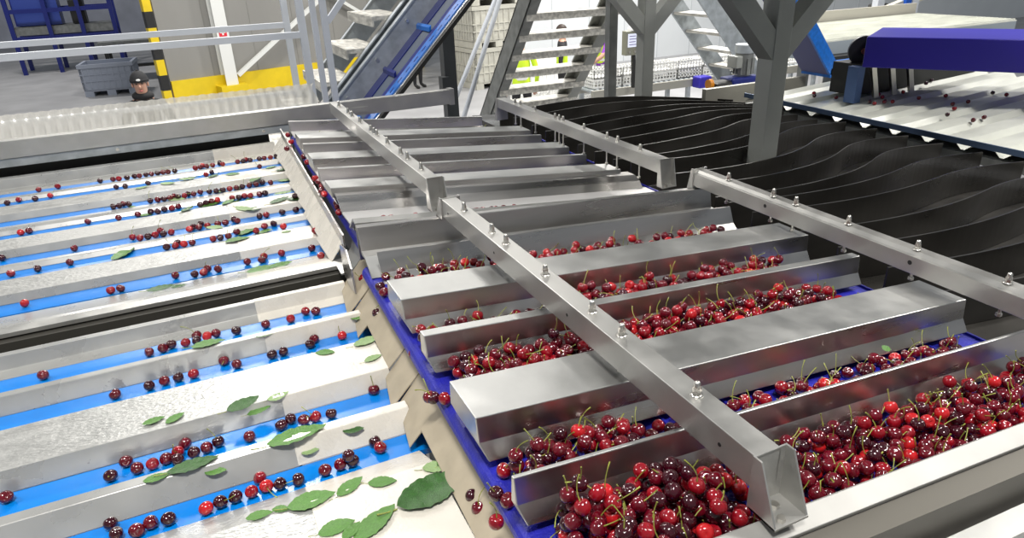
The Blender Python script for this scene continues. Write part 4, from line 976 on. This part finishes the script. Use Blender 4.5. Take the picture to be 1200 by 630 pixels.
PET = MB().tube([(-.5, 0, .03), (-.62, .02, .04), (-.74, .06, .05)], [.012, .009, .014], 6).mesh('leaf_stalk', STEMM)
# px, py, length px, image angle deg, shade
LV = []
def zl(L_, ox, oy, s=3.75):
    for (u, v_, ln, an, sh_) in L_: LV.append((ox + u / s, oy + v_ / s, ln / s, an, sh_))
zl([(370, 155, 80, 10, 0), (368, 172, 60, 5, 2), (170, 208, 55, 10, 2), (485, 157, 40, 20, 0), (570, 150, 55, 5, 1), (740, 120, 45, 15, 1), (795, 130, 62, 12, 0), (800, 152, 65, 5, 2), (315, 235, 75, -5, 2), (285, 190, 55, 0, 2), (508, 200, 62, 10, 1), (588, 182, 24, 80, 0), (670, 165, 50, 30, 1),
    (465, 257, 75, 15, 1), (572, 241, 42, 20, 0), (550, 270, 45, 30, 1), (640, 232, 40, 10, 1), (790, 215, 80, 10, 2), (775, 264, 85, 20, 0), (857, 258, 85, 0, 0), (620, 300, 62, -10, 2), (668, 297, 62, 15, 1), (890, 218, 36, 10, 2), (930, 242, 36, 20, 2), (370, 300, 44, 30, 0),
    (170, 300, 62, 5, 1), (487, 367, 62, -5, 2), (630, 368, 85, 25, 1), (703, 368, 62, 15, 1), (590, 434, 100, 12, 1), (805, 398, 40, 10, 2), (80, 465, 110, 32, 1), (700, 560, 140, 12, 1), (780, 540, 90, 15, 1), (122, 266, 26, 0, 1)], 120, 160)
zl([(250, 36, 115, 10, 0), (330, 32, 62, 15, 0), (465, 307, 135, 15, 1), (712, 268, 68, 12, 1), (980, 349, 74, 0, 1), (1133, 178, 76, 8, 1), (1165, 300, 110, 22, 2), (1190, 375, 70, 25, 2), (618, 572, 135, 28, 0), (683, 578, 95, 20, 1), (772, 538, 86, 20, 2)], 120, 320)
zl([(226, 117, 92, 22, 1), (320, 104, 82, 30, 1), (857, 182, 265, 18, 1), (905, 205, 70, 15, 2), (1100, 136, 82, 10, 0), (400, 310, 205, 20, 0), (240, 366, 110, 18, 1), (492, 315, 85, 8, 1), (920, 466, 190, 18, 1), (1088, 405, 120, 38, 1), (690, 528, 108, 15, 1), (785, 501, 70, 0, 1)], 120, 462)
zl([(256, 386, 110, 5, 1), (480, 425, 330, 28, 0), (570, 265, 150, 35, 1), (500, 315, 120, 15, 2), (225, 565, 230, 42, 1), (55, 585, 150, 22, 1), (120, 600, 95, 48, 1), (690, 395, 80, -60, 0)], 380, 462)
def beltrow(y):
    n = sum(1 for (a, b) in belts if (a + b) / 2 < y)
    return 'on the nearest pale plate' if n == 0 else 'just behind sky blue belt %s' % ['one', 'two', 'three', 'four', 'five', 'six', 'seven', 'eight', 'nine', 'ten', 'eleven'][n - 1]
items = []
for (px, py, ln, an, sh_) in LV:
    c = atz(px, py, 1.955); a_ = rad(an); e1 = atz(px + ln / 2 * cos(a_), py - ln / 2 * sin(a_), 1.955); e0 = atz(px - ln / 2 * cos(a_), py + ln / 2 * sin(a_), 1.955)
    items.append((c, (e1 - e0).length, math.atan2(e1.y - e0.y, e1.x - e0.x), sh_))
cnt = {}
for k, (c, L_, an, sh_) in enumerate(sorted(items, key=lambda i_: i_[0].x)):
    row = beltrow(c.y); cnt[row] = cnt.get(row, 0) + 1
    o = bpy.data.objects.new('cherry_leaf', LMs[(k % 5, sh_)]); COL.objects.link(o)
    L_ = min(L_ * (1.18 if L_ < .09 else 1.05), .165); o.scale = (L_, L_ * (1.0 if L_ < .09 else .9), L_ * .8); o.rotation_euler = (random.uniform(-.08, .08), random.uniform(-.05, .05), an)
    zz = [surf_left(c.x, c.y + L_ * .2 * q) for q in (-1, -.5, 0, .5, 1)]; o.location = (c.x, c.y, max(zz) * .6 + sum(zz) / 5 * .4 - .0)
    tag(o, '%s %s leaf %s, %s from the left' % ('large' if L_ > .075 else 'small', ['dark green', 'mid green', 'pale green'][sh_], row, ordn(cnt[row] - 1)), 'leaf', 'cherry leaves on the left table')
    if L_ > .05:
        s_ = bpy.data.objects.new('leaf_stalk', PET); COL.objects.link(s_); s_.parent = o
p = atz(820 + 1005 / 4.615, 360 + 228 / 4.615, 2.11)
o = bpy.data.objects.new('cherry_leaf', LMs[(1, 1)]); COL.objects.link(o); o.location = (p.x, p.y, 2.112); o.scale = (.035, .035, .035); o.rotation_euler = (.3, .2, .4)
tag(o, 'small green leaf on the pile in the second lane at the right edge', 'leaf', 'cherry leaves on the left table'); o['group'] = 'leaf among the piled cherries'
